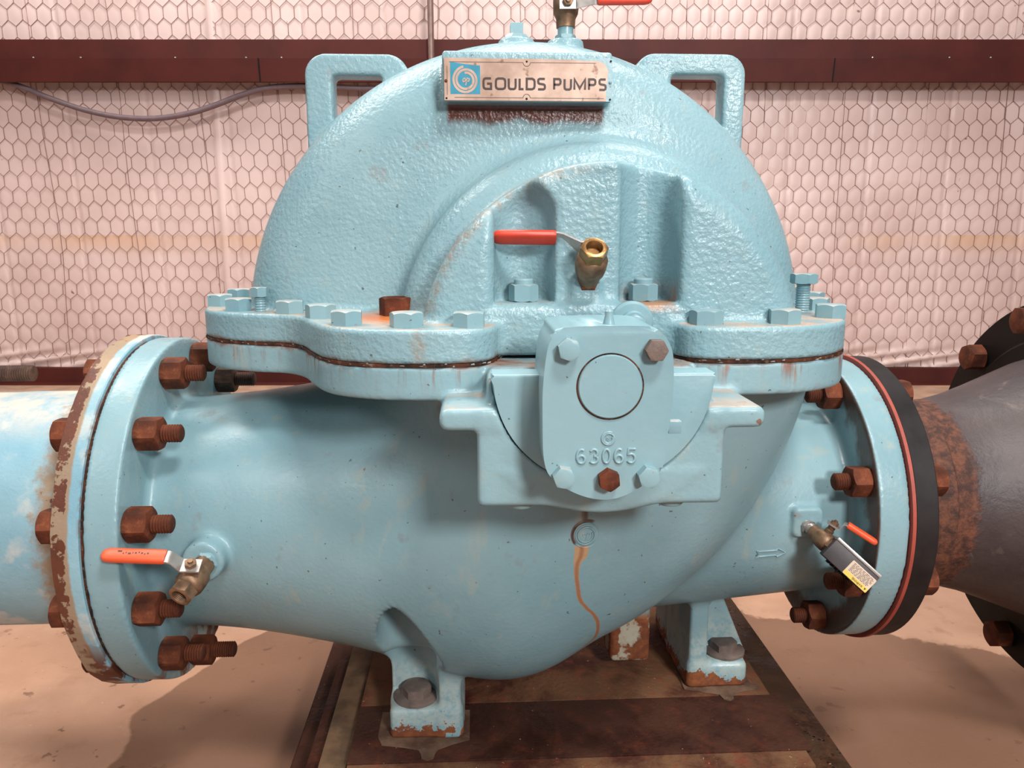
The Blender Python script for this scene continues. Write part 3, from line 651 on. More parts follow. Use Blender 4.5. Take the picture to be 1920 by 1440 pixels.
ribbon(bm, [(.006, .0425), (.092, .0425)], .0005, M); ribbon(bm, [(.101, .0425), (.178, .0425)], .0005, M); ribbon(bm, [(.012, .0032), (.092, .0032)], .0005, M); ribbon(bm, [(.101, .0032), (.188, .0032)], .0005, M)
ribbon(bm, [(.0035, .006), (.0035, .038)], .0005, M)
for cy, s in ((.0425, -1), (.0032, 1)): ribbon(bm, [(.0965 + .0042 * math.cos(t), cy + s * .0042 * math.sin(t)) for t in np.linspace(0, math.pi, 14)], .0006, M)
finish('printed_border', bm, MAT['ink'], plate, None)
for x, z, rr in ((.0965, .0435, .0012), (.0965, .0022, .0014), (.0025, .0022, .0012), (.1955, .0450, .0012), (.1955, .0022, .0012)):
    bm = bmesh.new(); lathe(bm, [(rr, .0013), (0, .0015)], 12, PM @ Matrix.Translation((x, z, 0))); finish('rivet_hole', bm, MAT['black_deep'], plate, None)
for x, z, mt in ((.0022, .0215, MAT['rust']), (.1955, .0215, MAT['cover'])):
    bm = bmesh.new(); lathe(bm, [(.0020, 0), (.0019, .0016), (.001, .0024), (0, .0026)], 16, PM @ Matrix.Translation((x, z, 0))); finish('rivet', bm, mt, plate, 40)
# square plug on top of the case
bm = bmesh.new(); prism(bm, [(-.0085, -.0085), (.0085, -.0085), (.0085, .0085), (-.0085, .0085)], .006, .0215, Matrix.Translation((-.057, 0, .385)), .0010)
bmm = [(.019, 0), (.0185, .002), (.0135, .0075), (0, .0075)]; lathe(bm, bmm, 8, Matrix.Translation((-.057, 0, .385)) @ Matrix.Rotation(R_(22.5), 4, 'Z')); finish('top_plug', bm, MAT['cover'], pump, 30)
# anchor bolts on the feet
for (x, y, z, rr) in ((-.201, -.127, -.494, .55), (.262, -.024, -.498, .4)):
    bm = bmesh.new(); lathe(bm, [(0, 0), (.0315, 0), (.0315, .0035), (.030, .0045), (0, .0045)], 40); wsh = finish('anchor_washer', bm, MAT['iron'], pump, 40); wsh.location = (x, y, z); wsh.rotation_euler = (0, 0, 0)
    bm = bmesh.new(); hexhead(bm, .036, .012); o = finish('anchor_bolt_head', bm, MAT['iron'], wsh, 28); o.location = (0, 0, .0045); o.rotation_euler.z = rr

# ------------------------------------------------------------------ ball valves
def ball_valve(name, base, axis, stem, lever, label, s=1.0, body='brass', end='brass', grip='orange', nip='rust', nip_len=.012, grip_len=.062, marks=False, stem_at=.030, tilt=0.0, arm=.022, rise=.0225):
    """base: where it screws in; axis: flow direction; stem: side of the spindle; lever: direction the handle points"""
    v = empty(name, (0, 0, 0), label, 'valve')
    A = Vector(axis).normalized(); S = Vector(stem); S = (S - A * S.dot(A)).normalized()
    L = Vector(lever); L = (L - S * L.dot(S)).normalized()
    v.location = base; M = frame((0, 0, 0), A, S)
    bm = bmesh.new(); lathe(bm, [(.0105 * s, -.010), (.0108 * s, nip_len)], 24, M); hexhead(bm, .0245 * s, .006 * s, M @ Matrix.Translation((0, 0, nip_len * .1)), both=True)
    finish('nipple', bm, MAT[nip], v, 35)
    z0 = nip_len
    bm = bmesh.new(); k = s
    lathe(bm, [(.0085 * k, z0 - .002), (.0125 * k, z0 - .001), (.0130 * k, z0 + .010 * k), (.0162 * k, z0 + .016 * k), (.0172 * k, z0 + .024 * k), (.0172 * k, z0 + .034 * k), (.0158 * k, z0 + .038 * k), (.0130 * k, z0 + .040 * k), (.0130 * k, z0 + .044 * k)], 36, M)
    lathe(bm, [(.0075 * k, 0), (.0075 * k, .0215 * k), (.0062 * k, .0225 * k), (.0062 * k, (rise + .003) * k), (0, (rise + .003) * k)], 24, frame(A * (z0 + stem_at * k - .004), S, A))
    finish('valve_body', bm, MAT[body], v, 40)
    bm = bmesh.new(); zz = z0 + .040 * k
    hexhead(bm, .0262 * k, .0135 * k, M @ Matrix.Translation((0, 0, zz)), both=False, bore=.0092 * k)
    e = finish('end_socket', bm, MAT[end], v, 28)
    bm = bmesh.new(); pr = []
    for i in range(7): pr += [(.0091 * k, zz + .0135 * k - i * .0019 * k), (.0084 * k, zz + .0135 * k - (i + .5) * .0019 * k)]
    lathe(bm, pr, 30, M); finish('socket_thread', bm, MAT[end], e, 30)
    # lever: strip bent from the spindle to the grip
    O = A * (z0 + stem_at * k - .004) + S * (rise * k); B = S.cross(L)
    prof = [(-.011, .0), (.010, .0), (.010 + arm * .85, .0125 + tilt), (.012 + arm, .0140 + tilt), (.012 + arm + grip_len * .8, .0140 + tilt)]
    wds = [.0095, .0095, .0085, .0085, .0075]
    bm = bmesh.new(); rows = []
    for (px, ps), wv in zip(prof, wds):
        rows.append([bm.verts.new(O + L * (px * k) + S * ((ps + dz) * k) + B * (sg * wv * k)) for dz, sg in ((0, -1), (0, 1), (.0024, 1), (.0024, -1))])
    for a, b in zip(rows[:-1], rows[1:]):
        for i in range(4): j = (i + 1) % 4; bm.faces.new((a[i], a[j], b[j], b[i]))
    bm.faces.new(rows[0][::-1]); bm.faces.new(rows[-1])
    lev = finish('lever', bm, MAT['steel'], v, 30)
    bm = bmesh.new(); hexhead(bm, .0120 * k, .0055 * k, frame(O + S * (.0024 * k), S, A)); lathe(bm, [(.0032 * k, .005 * k), (.0032 * k, .0085 * k), (0, .0085 * k)], 16, frame(O + S * (.0024 * k), S, A)); finish('spindle_nut', bm, MAT[body], lev, 28)
    bm = bmesh.new(); gx0, gx1 = (.014 + arm) * k, (.014 + arm + grip_len) * k; ch = .0152 + tilt; secs = []
    for f, q in ((0, .92), (.04, 1), (.5, 1.0), (.86, .98), (.94, .86), (.98, .6), (1, .25)):
        c = O + L * (gx0 + (gx1 - gx0) * f) + S * (ch * k); hw, ht = .0092 * k * q, .0052 * k * q
        secs.append([bm.verts.new(c + B * (hw * math.copysign(abs(math.cos(t)) ** .55, math.cos(t))) + S * (ht * math.copysign(abs(math.sin(t)) ** .7, math.sin(t)))) for t in np.linspace(0, 2 * math.pi, 20, endpoint=False)])
    for a, b in zip(secs[:-1], secs[1:]):
        for i in range(20): j = (i + 1) % 20; bm.faces.new((a[i], a[j], b[j], b[i]))
    bm.faces.new(secs[0][::-1]); bm.faces.new(secs[-1]); g = finish('lever_grip', bm, MAT[grip], lev, 50)
    if marks:
        GMx = Matrix((L, B, S)).transposed().to_4x4(); GMx.translation = O + S * ((ch + .0054) * k)
        bm = bmesh.new(); x = .044
        for ln, yy in marks: ribbon(bm, [((x) * k, yy * k), ((x + ln) * k, yy * k)], .0022 * k, GMx); x += ln + .0016
        finish('grip_print', bm, MAT['ink'], g, None)
    return v, M, e
ball_valve('ball_valve', (.0065, -.256, .078), (.015, -.74, .67), (0, .67, .74), (-1, 0, .02), 'brass ball valve with red lever, standing open ended in front of the pump dome', s=.98, body='brass_dull', end='brass', grip='red', nip='rust', nip_len=.006, grip_len=.070)
ball_valve('ball_valve', (-.4435, -.198, -.2590), (-.27, -.86, -.36), (.20, -.16, 1), (-1, -.05, .02), 'dull bronze ball valve with orange lever on the left suction nozzle', s=1.0, body='brass_dull', end='brass_dull', grip='orange', nip='cover', nip_len=.006, grip_len=.070, arm=.012, marks=[(.002, 0), (.0012, .001), (.002, 0), (.0014, -.001), (.002, .0), (.001, .0), (.003, .001), (.0012, 0), (.0012, .001), (.0045, -.002)])
vr, VM, ve = ball_valve('ball_valve', (.3200, -.150, -.2470), (.38, -.86, -.34), (.33, .10, 1), (.66, -.40, -.52), 'small brass ball valve with short orange lever on the right discharge nozzle', s=.74, body='brass_dull', end='brass_dull', grip='orange', nip='steel', nip_len=.012, grip_len=.054, arm=.004, rise=.031)
ball_valve('ball_valve', (.009, 0, .385), (0, 0, 1), (0, -1, 0), (1, 0, .02), 'ball valve with red lever standing on top of the pump', s=1.0, body='brass_dull', end='brass_dull', grip='red', nip='cover', nip_len=.018, grip_len=.072, marks=[(.006, .004), (.004, .004)])

# ------------------------------------------------------------------ switch box hanging from the right valve
u = Vector((.066, -.034, -.060)).normalized(); q_ = Vector((.45, -.75, -.1)); nrm = Vector((-.22, -1, .30)); nrm = (nrm - u * nrm.dot(u)).normalized(); vv = nrm.cross(u)
bxr = empty('switch_box', (.3290, -.204, -.2575), 'black plastic box with a yellow and white warning label, at the right valve', 'switch')
BM_ = Matrix((u * .91, vv, nrm)).transposed().to_4x4()
bm = bmesh.new(); box(bm, (.034, 0, -.008), (.074, .026, .018), BM_, .0012); bb = finish('box_body', bm, MAT['blackplastic'], bxr, 30)
bm = bmesh.new(); box(bm, (.034, .0152, -.010), (.074, .0042, .024), BM_, .0010); tag(finish('box_rail', bm, MAT['steel'], bxr, 30), 'pale edge rail')
bm = bmesh.new()
for i in range(6): box(bm, (.012 + i * .0065, -.0138, -.012), (.0042, .003, .010), BM_, .0005)
finish('cooling_ribs', bm, MAT['black_deep'], bxr, 30)
MAT['label'] = make_flat('label_paper', srgb(214, 190, 168), .55, 0, .06); MAT['yellow'] = make_flat('label_yellow', srgb(232, 196, 84), .5, 0, .06)
bm = bmesh.new(); pts = [(.032, -.0125), (.0695, -.0125), (.0705, -.0115), (.0705, .0075), (.0695, .0085), (.032, .0085), (.031, .0075), (.031, -.0115)]
prism(bm, pts, .0009, .0014, BM_); lb = finish('warning_label', bm, MAT['label'], bxr, 30)
bm = bmesh.new(); prism(bm, [(.0315, -.0123), (.0700, -.0123), (.0700, -.0066), (.0315, -.0066)], .0014, .0016, BM_); finish('yellow_band', bm, MAT['yellow'], lb, 30)
bm = bmesh.new(); rnd = random.Random(3)
for k in range(8):
    yy = -.0048 + k * .0016; x = .0345
    while x < .066: ln = rnd.uniform(.002, .006); ribbon(bm, [(x, yy), (min(x + ln, .068), yy)], .0005, BM_ @ Matrix.Translation((0, 0, .0016))); x += ln + .0011
finish('printed_lines', bm, MAT['ink'], lb, None)
WM = BM_ @ Matrix.Translation((.0620, -.0082, .0018)) @ Matrix.Rotation(math.pi, 4, 'Z')
letters('WARNING', .0, [.0024, .0017, .0016, .0017, .0006, .0017, .0017], WM, .0026, .0005, MAT['ink'], lb, 'printed_letter')
bm = bmesh.new(); prism(bm, [(.0650, -.0080), (.0678, -.0080), (.0664, -.0110)], .0016, .0019, BM_); finish('warning_triangle', bm, MAT['ink'], lb, 30)

# ------------------------------------------------------------------ suction pipe (left)
bp = NB('peeling_paint'); x, y, z = bp.xyz(); n1 = bp.noise(7, 5); nf = bp.noise(60, 5, .7)
col = bp.mix(bp.step(n1, .35, .65), srgb(138, 176, 188), srgb(120, 162, 178)); col = bp.mix(bp.mul(bp.step(bp.noise(20, 4), .52, .66), .5), col, srgb(206, 200, 188))
col = bp.mix(bp.mul(bp.step(bp.normal_up(), .70, .98), bp.step(bp.noise(16, 5, .65), .32, .6), .7), col, srgb(216, 192, 168))
dx = bp.math('ADD', x, .6060)
edge = bp.math('ADD', bp.step(dx, -.115, .004), bp.math('MULTIPLY', bp.math('SUBTRACT', nf, .5), .9))
edge = bp.mul(edge, bp.step(dx, .016, .030, 1, 0))
col = bp.mix(bp.mul(bp.step(edge, .32, .70), .85), col, srgb(150, 116, 78)); col = bp.mix(bp.step(bp.math('ADD', edge, bp.math('MULTIPLY', bp.math('SUBTRACT', bp.noise(24, 4), .5), 1.5)), .99, 1.05), col, bp.mix(nf, RUST_D, RUST_M))
jt = bp.mul(bp.step(bp.math('ADD', x, .5745), 0, .006), bp.step(nf, .48, .56), bp.step(bp.noise(8, 2), .42, .55)); col = bp.mix(jt, col, RUST_M)
lowr = bp.mul(bp.step(z, -.40, -.33, 1, 0), bp.step(x, -.612, -.606), bp.step(bp.noise(22, 4), .44, .50)); col = bp.mix(lowr, col, bp.mix(nf, RUST_D, RUST_M))
MAT['peel'] = bp.out(col, .55, bp.bump(nf, .35, .003))
sp = empty('suction_pipe', (0, 0, 0), 'pale teal suction pipe with a badly rusted companion flange, entering from the left', 'pipe')
AX = frame((0, 0, -.2545), (1, 0, 0), (0, 0, 1))
bm = bmesh.new(); lathe(bm, [(.145, -1.50), (.1655, -1.50), (.1655, -.68), (.1665, -.635), (.172, -.612), (.176, -.600), (.145, -.600)], 96, AX); finish('pipe_barrel', bm, MAT['peel'], sp, 40)
bm = bmesh.new(); n = 128; fl_prof = [(.15, -.6045), (.2405, -.6045), (.2450, -.6020), (.2455, -.5985), (.2455, -.5730), (.2440, -.5715), (.15, -.5715)]
lathe(bm, fl_prof, n, AX)
for v in bm.verts:
    r = math.hypot(v.co.y, v.co.z + .2545)
    if r > .2:
        a = math.atan2(v.co.z, v.co.y); f = .0016 * math.sin(a * 23) * math.sin(a * 7) + random.uniform(-.0007, .0007); k = (r + f) / r if v.co.x < -.59 else (r + f * .3) / r
        v.co.y *= k; v.co.z = (v.co.z + .2545) * k - .2545
companion = finish('companion_flange', bm, MAT['peel'], sp, 40)
bm = bmesh.new(); lathe(bm, [(.15, -.5715), (.2395, -.5715), (.2395, -.5688), (.15, -.5688)], 96, AX); finish('flange_gasket', bm, MAT['gasket'], sp, 40)
bm = bmesh.new(); lathe(bm, [(.15, -.965), (.2413, -.965), (.2413, -.930), (.15, -.930)], 72, AX); finish('far_flange', bm, MAT['peel'], sp, 30)
bm = bmesh.new(); lathe(bm, threads(.0117, -.98, -.7515, .0033, .0013, .001), 24, frame((0, .030, -.0655), (1, 0, 0), (0, 0, 1))); tag(finish('stud_bolt', bm, MAT['rust_dark'], sp, 40), 'long dark threaded stud')
# ------------------------------------------------------------------ discharge reducer (right)
rd = empty('discharge_reducer', (0, 0, 0), 'black pipe reducer with rusty weld, widening from the right pump flange', 'pipe')
br_ = NB('black_pipe'); x, y, z = br_.xyz(); n1 = br_.noise(9, 5); nf = br_.noise(70, 5, .7)
col = br_.mix(br_.step(n1, .35, .7), srgb(74, 62, 61), srgb(54, 45, 46)); col = br_.mix(br_.mul(br_.step(br_.noise(14, 4, .6, None, 1.0), .58, .72), .5), col, srgb(128, 110, 102))
wl = br_.math('ADD', br_.step(x, .525, .605, 1, 0), br_.math('MULTIPLY', br_.math('SUBTRACT', nf, .5), .8)); rw = br_.step(wl, .42, .66)
rw = br_.mx(rw, br_.step(br_.math('ADD', br_.step(x, .735, .765), br_.math('MULTIPLY', br_.math('SUBTRACT', nf, .5), .6)), .45, .7))
col = br_.mix(rw, col, br_.mix(br_.step(br_.noise(75, 5, .7), .36, .68), srgb(58, 34, 27), srgb(112, 66, 46)))
MAT['reducer'] = br_.out(col, br_.math('ADD', .48, br_.mul(rw, .3)), br_.bump(br_.math('ADD', nf, br_.mul(br_.noise(160, 3), rw)), .4, .003))
bm = bmesh.new(); lathe(bm, [(.10, .4297), (.2100, .4297), (.2105, .4340), (.2080, .4345), (.10, .4345)], 110, AX); tag(finish('rubber_gasket', bm, MAT['gasket_red'], rd, 40), 'red rubber gasket ring')
bm = bmesh.new(); lathe(bm, [(.10, .4347), (.2055, .4347), (.2075, .4365), (.2075, .4640), (.2055, .4660), (.150, .4660), (.146, .480)], 110, AX); finish('small_flange', bm, MAT['black'], rd, 30)
prof = [(.146, .462), (.1445, .495), (.1450, .512), (.1480, .520), (.1480, .528), (.1410, .534), (.1395, .545), (.1415, .575), (.150, .610), (.166, .655), (.184, .700), (.200, .740), (.209, .775), (.2095, .80)]
bm = bmesh.new(); lathe(bm, prof, 110, AX); finish('reducer_cone', bm, MAT['reducer'], rd, 40)
AX2 = frame((0, 0, -.262), (1, 0, 0), (0, 0, 1))
bm = bmesh.new(); lathe(bm, [(.18, .765), (.238, .765), (.242, .768), (.242, .790)], 100, AX2); lathe(bm, [(.20, .772), (.3005, .772), (.302, .774), (.302, .812), (.300, .814), (.20, .814)], 110, AX2); big = finish('large_flange', bm, MAT['black_deep'], rd, 30)
for i in range(12):
    a = R_(18 + 30 * i); y, z = -.272 * math.cos(a), -.262 + .272 * math.sin(a)
    stud(.772, y, z, -1, .020, [(0, .026)], MAT['rust'], rd, af=.040, roll=.2 + .3 * i, name='large_flange_bolt')
bm = bmesh.new(); lathe(bm, [(.21, .814), (.21, 1.6)], 80, AX2); finish('pipe_barrel', bm, MAT['black'], rd, 30)

# ------------------------------------------------------------------ base plate
def rust_plate(name, a, b_, c, wet=0.0):
    b = NB(name); n1 = b.noise(9, 6, .65); n2 = b.noise(34, 5, .65); n3 = b.noise(140, 3)
    col = b.mix(b.step(n1, .36, .62), a, b_); col = b.mix(b.mul(b.step(n2, .50, .72), .7), col, c); col = b.mix(b.step(n3, .70, .76), col, srgb(190, 150, 124))
    return b.out(col, b.step(n1, .4, .6, .6 - wet, .8), b.bump(b.math('ADD', b.mul(n2, 1.4), n3), .5, .003), None, .22)
MAT['deck'] = rust_plate('rusty_deck', srgb(66, 32, 25), srgb(116, 82, 58), srgb(128, 64, 46))
MAT['deck_dark'] = rust_plate('dark_rusty_deck', srgb(48, 24, 18), srgb(74, 44, 32), srgb(92, 46, 32), .1)
MAT['deck_wet'] = rust_plate('wet_rusty_rim', srgb(46, 28, 20), srgb(74, 52, 36), srgb(92, 58, 38), .22)
ZD = -.538
MAT['shim'] = make_rust('shim_steel', srgb(84, 62, 50), srgb(122, 96, 78), srgb(144, 112, 88), .6)
base = empty('pump_base', (0, 0, ZD), 'rusty steel pump base standing on the concrete floor', 'base')
def bpart(name, c0, c1, mat, bev=.002):
    bm = bmesh.new(); c = [(a + b) / 2 for a, b in zip(c0, c1)]; s = [b - a for a, b in zip(c0, c1)]; c[2] -= ZD
    box(bm, c, s, bev=bev); return finish(name, bm, mat, base, 30)
ZF = -.655
bpart('deck_plate', (-.286, -.235, ZD - .012), (.318, .52, ZD - .003), MAT['deck'])
bpart('mounting_pad', (-.286, -.205, ZD - .004), (.326, -.082, ZD), MAT['deck_dark'], .001)
bpart('mounting_pad', (-.286, -.080, ZD - .004), (.300, .40, ZD - .0005), MAT['deck'], .001)
bpart('front_channel', (-.300, -.62, ZD - .080), (.330, -.236, ZD - .016), MAT['deck_dark'])
bpart('side_rim', (.319, -.62, ZD - .08), (.366, .60, ZD - .008), MAT['deck_wet'])
bpart('side_rim', (-.325, -.62, ZD - .08), (-.288, .60, ZD - .010), MAT['tan'])
bpart('side_rim', (-.345, -.62, ZD - .09), (-.327, .60, ZD - .022), MAT['deck_dark'])
bpart('drip_channel', (-.372, -.62, ZD - .11), (-.346, .60, ZD - .045), MAT['deck_dark'])
bpart('grout_block', (-.385, -.66, ZF), (.362, .64, ZD - .075), MAT['deck_dark'], .004)
bpart('anchor_block', (.286, .10, ZD - .001), (.312, .13, ZD + .022), MAT['black_deep'], .002)
for nm, sh_, lab in (('left', [(-.252, -.10), (-.252, -.155), (-.245, -.172), (-.215, -.178), (-.196, -.184), (-.192, -.192), (-.190, -.202), (-.183, -.206), (-.175, -.202), (-.173, -.192), (-.169, -.184), (-.150, -.174), (-.128, -.166), (-.128, -.10)], 'thin steel shim with a tab under the left front pump foot'),
                     ('right', [(.192, -.02), (.192, -.064), (.222, -.074), (.240, -.080), (.243, -.092), (.250, -.097), (.258, -.092), (.261, -.080), (.275, -.074), (.300, -.069), (.306, -.064), (.304, -.056), (.296, -.054), (.296, -.02)], 'thin steel shim with a tab under the right pump foot')):
    bm = bmesh.new(); prism(bm, sh_, 0, .0012); o = finish('foot_shim', bm, MAT['shim'], None, 30); o.location = (0, 0, ZD + .0002); tag(o, lab, 'shim')
# water beads on the wet rim
bm = bmesh.new(); rnd = random.Random(11)
for _ in range(120):
    x, y = rnd.uniform(.322, .364), (rnd.uniform(.05, .30) if rnd.random() < .55 else rnd.uniform(-.33, -.14)); r = rnd.uniform(.0008, .0024)
    lathe(bm, [(r, 0), (r * .8, r * .35), (0, r * .5)], 8, Matrix.Translation((x, y, -.008)))
bd = NB('water'); MAT['water'] = bd.out((.9, .95, 1, 1), .03); bd.bs.inputs['Transmission Weight'].default_value = 1; bd.bs.inputs['IOR'].default_value = 1.33
tag(finish('water_beads', bm, MAT['water'], base, None), None, None, None, 'stuff')

# ------------------------------------------------------------------ floor and wall
bf = NB('concrete'); n1 = bf.noise(2.6, 6, .6); n2 = bf.noise(16, 5, .6); n3 = bf.noise(160, 3); x, y, z = bf.xyz()
col = bf.mix(bf.step(n1, .35, .65), srgb(212, 168, 142), srgb(190, 146, 120)); col = bf.mix(bf.mul(bf.step(n2, .55, .75), .5), col, srgb(172, 128, 100))
spt = bf.mul(bf.step(bf.noise(30, 3), .66, .70), bf.step(n1, .40, .6)); col = bf.mix(bf.mul(spt, .7), col, srgb(112, 80, 60)); col = bf.mix(bf.step(n3, .72, .77), col, srgb(226, 190, 164))
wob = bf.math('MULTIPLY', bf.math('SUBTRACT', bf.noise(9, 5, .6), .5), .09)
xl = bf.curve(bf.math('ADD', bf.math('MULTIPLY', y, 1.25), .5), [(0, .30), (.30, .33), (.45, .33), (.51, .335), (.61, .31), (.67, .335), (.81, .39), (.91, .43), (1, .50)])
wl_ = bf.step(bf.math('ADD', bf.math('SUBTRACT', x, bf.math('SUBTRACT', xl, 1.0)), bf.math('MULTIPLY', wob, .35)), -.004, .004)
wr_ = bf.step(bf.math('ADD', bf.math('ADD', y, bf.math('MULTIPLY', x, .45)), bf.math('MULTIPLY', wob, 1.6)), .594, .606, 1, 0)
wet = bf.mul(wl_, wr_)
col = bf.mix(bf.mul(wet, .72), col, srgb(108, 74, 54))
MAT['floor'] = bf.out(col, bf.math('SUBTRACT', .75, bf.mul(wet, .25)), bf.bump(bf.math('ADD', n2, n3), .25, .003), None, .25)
WROT = Matrix.Rotation(-YAW, 4, 'Z'); W0 = Vector((CAM.x, CAM.y, 0))
def WP(s, d, z): return W0 + RIGHT * s + AHEAD * d + Vector((0, 0, z))       # s along the wall, d away from the viewer
WM0 = Matrix((RIGHT, AHEAD, Vector((0, 0, 1)))).transposed().to_4x4(); WM0.translation = W0
DW = 2.86
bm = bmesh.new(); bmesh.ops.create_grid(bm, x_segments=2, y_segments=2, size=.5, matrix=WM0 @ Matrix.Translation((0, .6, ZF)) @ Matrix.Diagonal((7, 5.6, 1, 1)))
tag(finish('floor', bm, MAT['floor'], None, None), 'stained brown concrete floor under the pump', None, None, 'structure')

A_, HB, HR = .0498, .0345, .0555        # netting: mesh width, twist length, row pitch
S0, S1, Z0, Z1 = -3.3, 3.5, -.375, 1.30
def hexd(s, z):
    """distance from (s, z) to the nearest netting wire (numpy)"""
    r = z / HR; row = np.floor(r); best = np.full(np.shape(s), 9.)
    for dr in (-1, 0, 1):
        rw = row + dr; off = np.where(rw % 2 == 0, 0, A_ / 2); zc = rw * HR
        xr = (s - off) / A_; x0 = (xr - np.round(xr)) * A_
        dz = np.clip(z - zc, -HB / 2, HB / 2); best = np.minimum(best, np.hypot(x0, z - zc - dz))
        for sg in (-1, 1):       # diagonals from the top of each twist
            ax, az, bx, bz = 0., HB / 2, sg * A_ / 2, HR - HB / 2
            xx = x0 if True else x0
            for sh in (-A_, 0, A_):
                px, pz = xx - sh, z - zc; ex, ez = bx - ax, bz - az; t = np.clip(((px - ax) * ex + (pz - az) * ez) / (ex * ex + ez * ez), 0, 1)
                best = np.minimum(best, np.hypot(px - ax - t * ex, pz - az - t * ez))
    return best
def warp(s, z):      # the roll of netting does not hang perfectly true
    return s + .010 * np.sin(z * 3.1 + s * 1.3) + .004 * np.sin(s * 9 + z * 7), z + .007 * np.sin(s * 2.3) + .003 * np.sin(s * 11 + z * 5)
ns, nz_ = 940, 230
ss, zz = np.meshgrid(np.linspace(S0, S1, ns), np.linspace(Z0, Z1, nz_), indexing='ij')
ws, wz = warp(ss, zz); hd = hexd(ws, wz)
puff = np.clip(hd / .022, 0, 1); relief = .0042 * np.sqrt(puff) * (.55 + .45 * np.sin(ss * 1.7 + .6 * np.sin(zz * 4))) + .002 * np.sin(ss * 13 + 2 * np.sin(zz * 5)) * np.sin(zz * 3)
seam = np.abs((((ss + .02 * zz) / .285) % 1) - .5) * .285; relief = relief - .005 * np.exp(-(seam / .006) ** 2) + .008 * np.exp(-((ss + 1.05 - .0 * zz) / .012) ** 2)
relief += .006 * np.exp(-((zz + .33) / .05) ** 2) * np.sin(ss * 25 + 6 * np.sin(zz * 30))
P = np.stack([ss, DW - relief, zz], -1).reshape(-1, 3)
P = np.array(W0)[None] + P[:, :1] * np.array(RIGHT) + P[:, 1:2] * np.array(AHEAD) + P[:, 2:] * np.array([0, 0, 1])
ii = np.arange(ns * nz_).reshape(ns, nz_); Fw = np.stack([ii[:-1, :-1], ii[1:, :-1], ii[1:, 1:], ii[:-1, 1:]], -1).reshape(-1, 4)
bw = NB('insulation_film'); x, y, z = bw.xyz(); n1 = bw.noise(3, 5); nf = bw.noise(40, 4)
col = bw.mix(bw.step(n1, .3, .7), srgb(220, 194, 188), srgb(204, 176, 169))
stn = bw.mul(bw.step(bw.math('ADD', z, bw.math('MULTIPLY', bw.math('SUBTRACT', bw.noise(6, 3), .5), .03)), .045, .125), bw.step(z, .132, .138, 1, 0), bw.step(bw.noise(2, 3), .35, .6))
col = bw.mix(bw.mul(stn, .55), col, srgb(206, 158, 112)); col = bw.mix(bw.mul(bw.step(bw.noise(14, 3), .72, .75), .8), col, srgb(110, 72, 58))
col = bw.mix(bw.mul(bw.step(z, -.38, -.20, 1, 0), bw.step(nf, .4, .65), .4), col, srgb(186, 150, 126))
MAT['film'] = bw.out(col, .42, bw.bump(bw.noise(25, 4), .15, .004))
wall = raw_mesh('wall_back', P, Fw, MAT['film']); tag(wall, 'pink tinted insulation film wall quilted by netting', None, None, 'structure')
# the netting itself: thin wires lying on the film
bm = bmesh.new(); wv = []; wf = []
def wire(a, b, r=.0013):
    s0, z0 = a; s1, z1 = b; dx, dz = s1 - s0, z1 - z0; L = math.hypot(dx, dz); nx, nz2 = -dz / L * r, dx / L * r; k = len(wv)
    for s, z in (a, b):
        s2 = s - .010 * math.sin(z * 3.1 + s * 1.3) - .004 * math.sin(s * 9 + z * 7); z2 = z - .007 * math.sin(s * 2.3) - .003 * math.sin(s * 11 + z * 5)
        for ox, oz, od in ((nx, nz2, .0), (-nx, -nz2, .0), (0, 0, -.0022)): wv.append(WP(s2 + ox, DW - .0022 + od, z2 + oz))
    for i in range(3): j = (i + 1) % 3; wf.append((k + i, k + j, k + 3 + j, k + 3 + i))
for rw in range(int(Z0 / HR), int(Z1 / HR) + 1):
    off = 0 if rw % 2 == 0 else A_ / 2; zc = rw * HR
    if zc - HB < Z0: continue
    for c in range(int(S0 / A_), int(S1 / A_) + 1):
        s = c * A_ + off; wire((s, zc - HB / 2), (s, zc + HB / 2), .00105)
        for sg in (-1, 1): wire((s, zc + HB / 2), (s + sg * A_ / 2, zc + HR - HB / 2), .0008)
for k in range(-11, 12):      # straight line wires of the netting
    s = k * .285 + .05
    for i in range(12):
        za, zb = Z0 + .02 + (Z1 - Z0 - .02) * i / 12, Z0 + .02 + (Z1 - Z0 - .02) * (i + 1) / 12
        wire((s - .022 * za + .003 * math.sin(za * 9 + k), za), (s - .022 * zb + .003 * math.sin(zb * 9 + k), zb), .0009)
MAT['wire'] = make_flat('wire', srgb(166, 128, 116), .5, .2, .2)
net = raw_mesh('wire_netting', np.array(wv), np.array(wf), MAT['wire'], None, False); tag(net, 'hexagonal wire netting stretched over the wall insulation', 'netting', None, 'stuff')

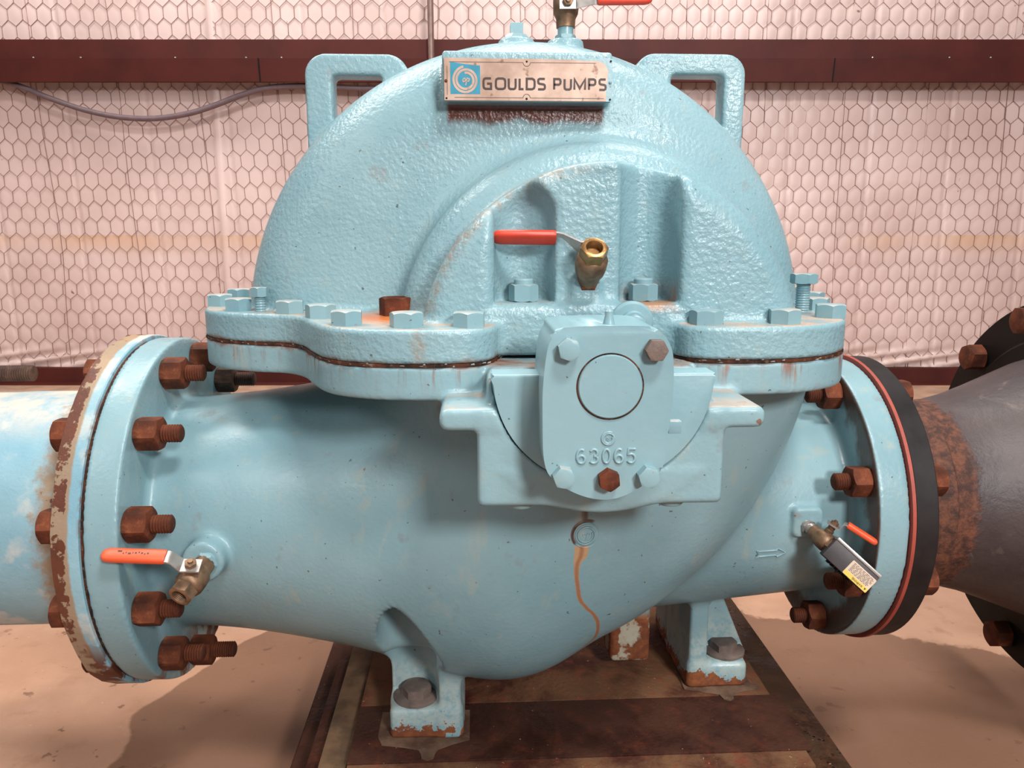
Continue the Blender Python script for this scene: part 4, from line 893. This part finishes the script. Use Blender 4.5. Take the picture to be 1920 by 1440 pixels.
MAT['girt'] = make_flat('red_oxide_steel', srgb(78, 28, 22), .55, 0, .16, 8, .06, .25)
def wprof(name, pts, s0, s1, mat, parent=None, **k):
    """section (d, z) drawn out along the wall from s0 to s1"""
    bm = bmesh.new(); a = [bm.verts.new(WP(s0, d, z)) for d, z in pts]; b = [bm.verts.new(WP(s1, d, z)) for d, z in pts]; n = len(pts)
    for i in range(n): j = (i + 1) % n; bm.faces.new((a[i], a[j], b[j], b[i]))
    bm.faces.new(a); bm.faces.new(b[::-1]); return finish(name, bm, mat, parent, 30)
g0 = wprof('trim_1', [(DW + .01, .785), (DW - .085, .785), (DW - .085, .7235), (DW - .100, .7215), (DW - .092, .6480), (DW - .088, .6460), (DW - .082, .6480), (DW - .088, .70), (DW + .01, .70)], S0, S1, MAT['girt']); tag(g0, 'dark red steel girt across the wall', None, None, 'structure')
for s in (-.86, 1.09, 1.75):
    wprof('lap_joint', [(DW - .1020, .722), (DW - .0935, .646), (DW - .0915, .646), (DW - .0995, .722)], s, s + .004, MAT['black_deep'], g0)
rnd = random.Random(5)
for s in [-1.62, -1.46, -1.14, -.90, -.78, .66, 1.22, 1.48, 1.62]:
    bm = bmesh.new(); bmesh.ops.create_icosphere(bm, subdivisions=1, radius=.0035, matrix=Matrix.Translation(WP(s, DW - .096, .7245))); finish('screw_head', bm, MAT['steel'], g0, 40)
tag(wprof('trim_2', [(DW + .01, -.352), (DW - .030, -.352), (DW - .034, -.405), (DW - .060, -.412), (DW + .01, -.412)], S0, S1, MAT['girt']), 'dark red base channel at the foot of the wall', None, None, 'structure')
MAT['curb'] = make_flat('curb_concrete', srgb(176, 140, 116), .8, 0, .18, 14, .4)
tag(wprof('trim_3', [(DW + .01, -.412), (DW - .30, -.4130), (DW - .31, -.424), (DW - .31, ZF), (DW + .01, ZF)], S0, S1, MAT['curb']), 'concrete curb along the foot of the wall', None, None, 'structure')
# sagging cable and steel conduit
bm = bmesh.new(); pts = [(-1.80, .665), (-1.70, .640), (-1.60, .600), (-1.48, .560), (-1.36, .537), (-1.24, .533), (-1.12, .550), (-1.02, .580), (-.93, .612), (-.84, .634), (-.70, .640), (-.52, .632), (-.40, .636), (-.25, .66)]
tube(bm, [WP(s, DW - .060, z) for s, z in spline(pts, 6)], .0095, 10); MAT['cable'] = make_flat('grey_cable', srgb(112, 92, 96), .5, 0, .1)
cb = finish('cable', bm, MAT['cable'], None, 60); tag(cb, 'grey cable sagging below the dark red girt on the wall', 'cable')
bm = bmesh.new(); tube(bm, [WP(-.272, DW - .108, z) for z in (.655, .8, .95, 1.3)], .0105, 14); MAT['conduit'] = make_flat('conduit_steel', srgb(138, 112, 104), .45, .4, .12)
o = finish('conduit', bm, MAT['conduit'], None, 60); tag(o, 'thin steel conduit rising on the wall behind the pump', 'pipe')
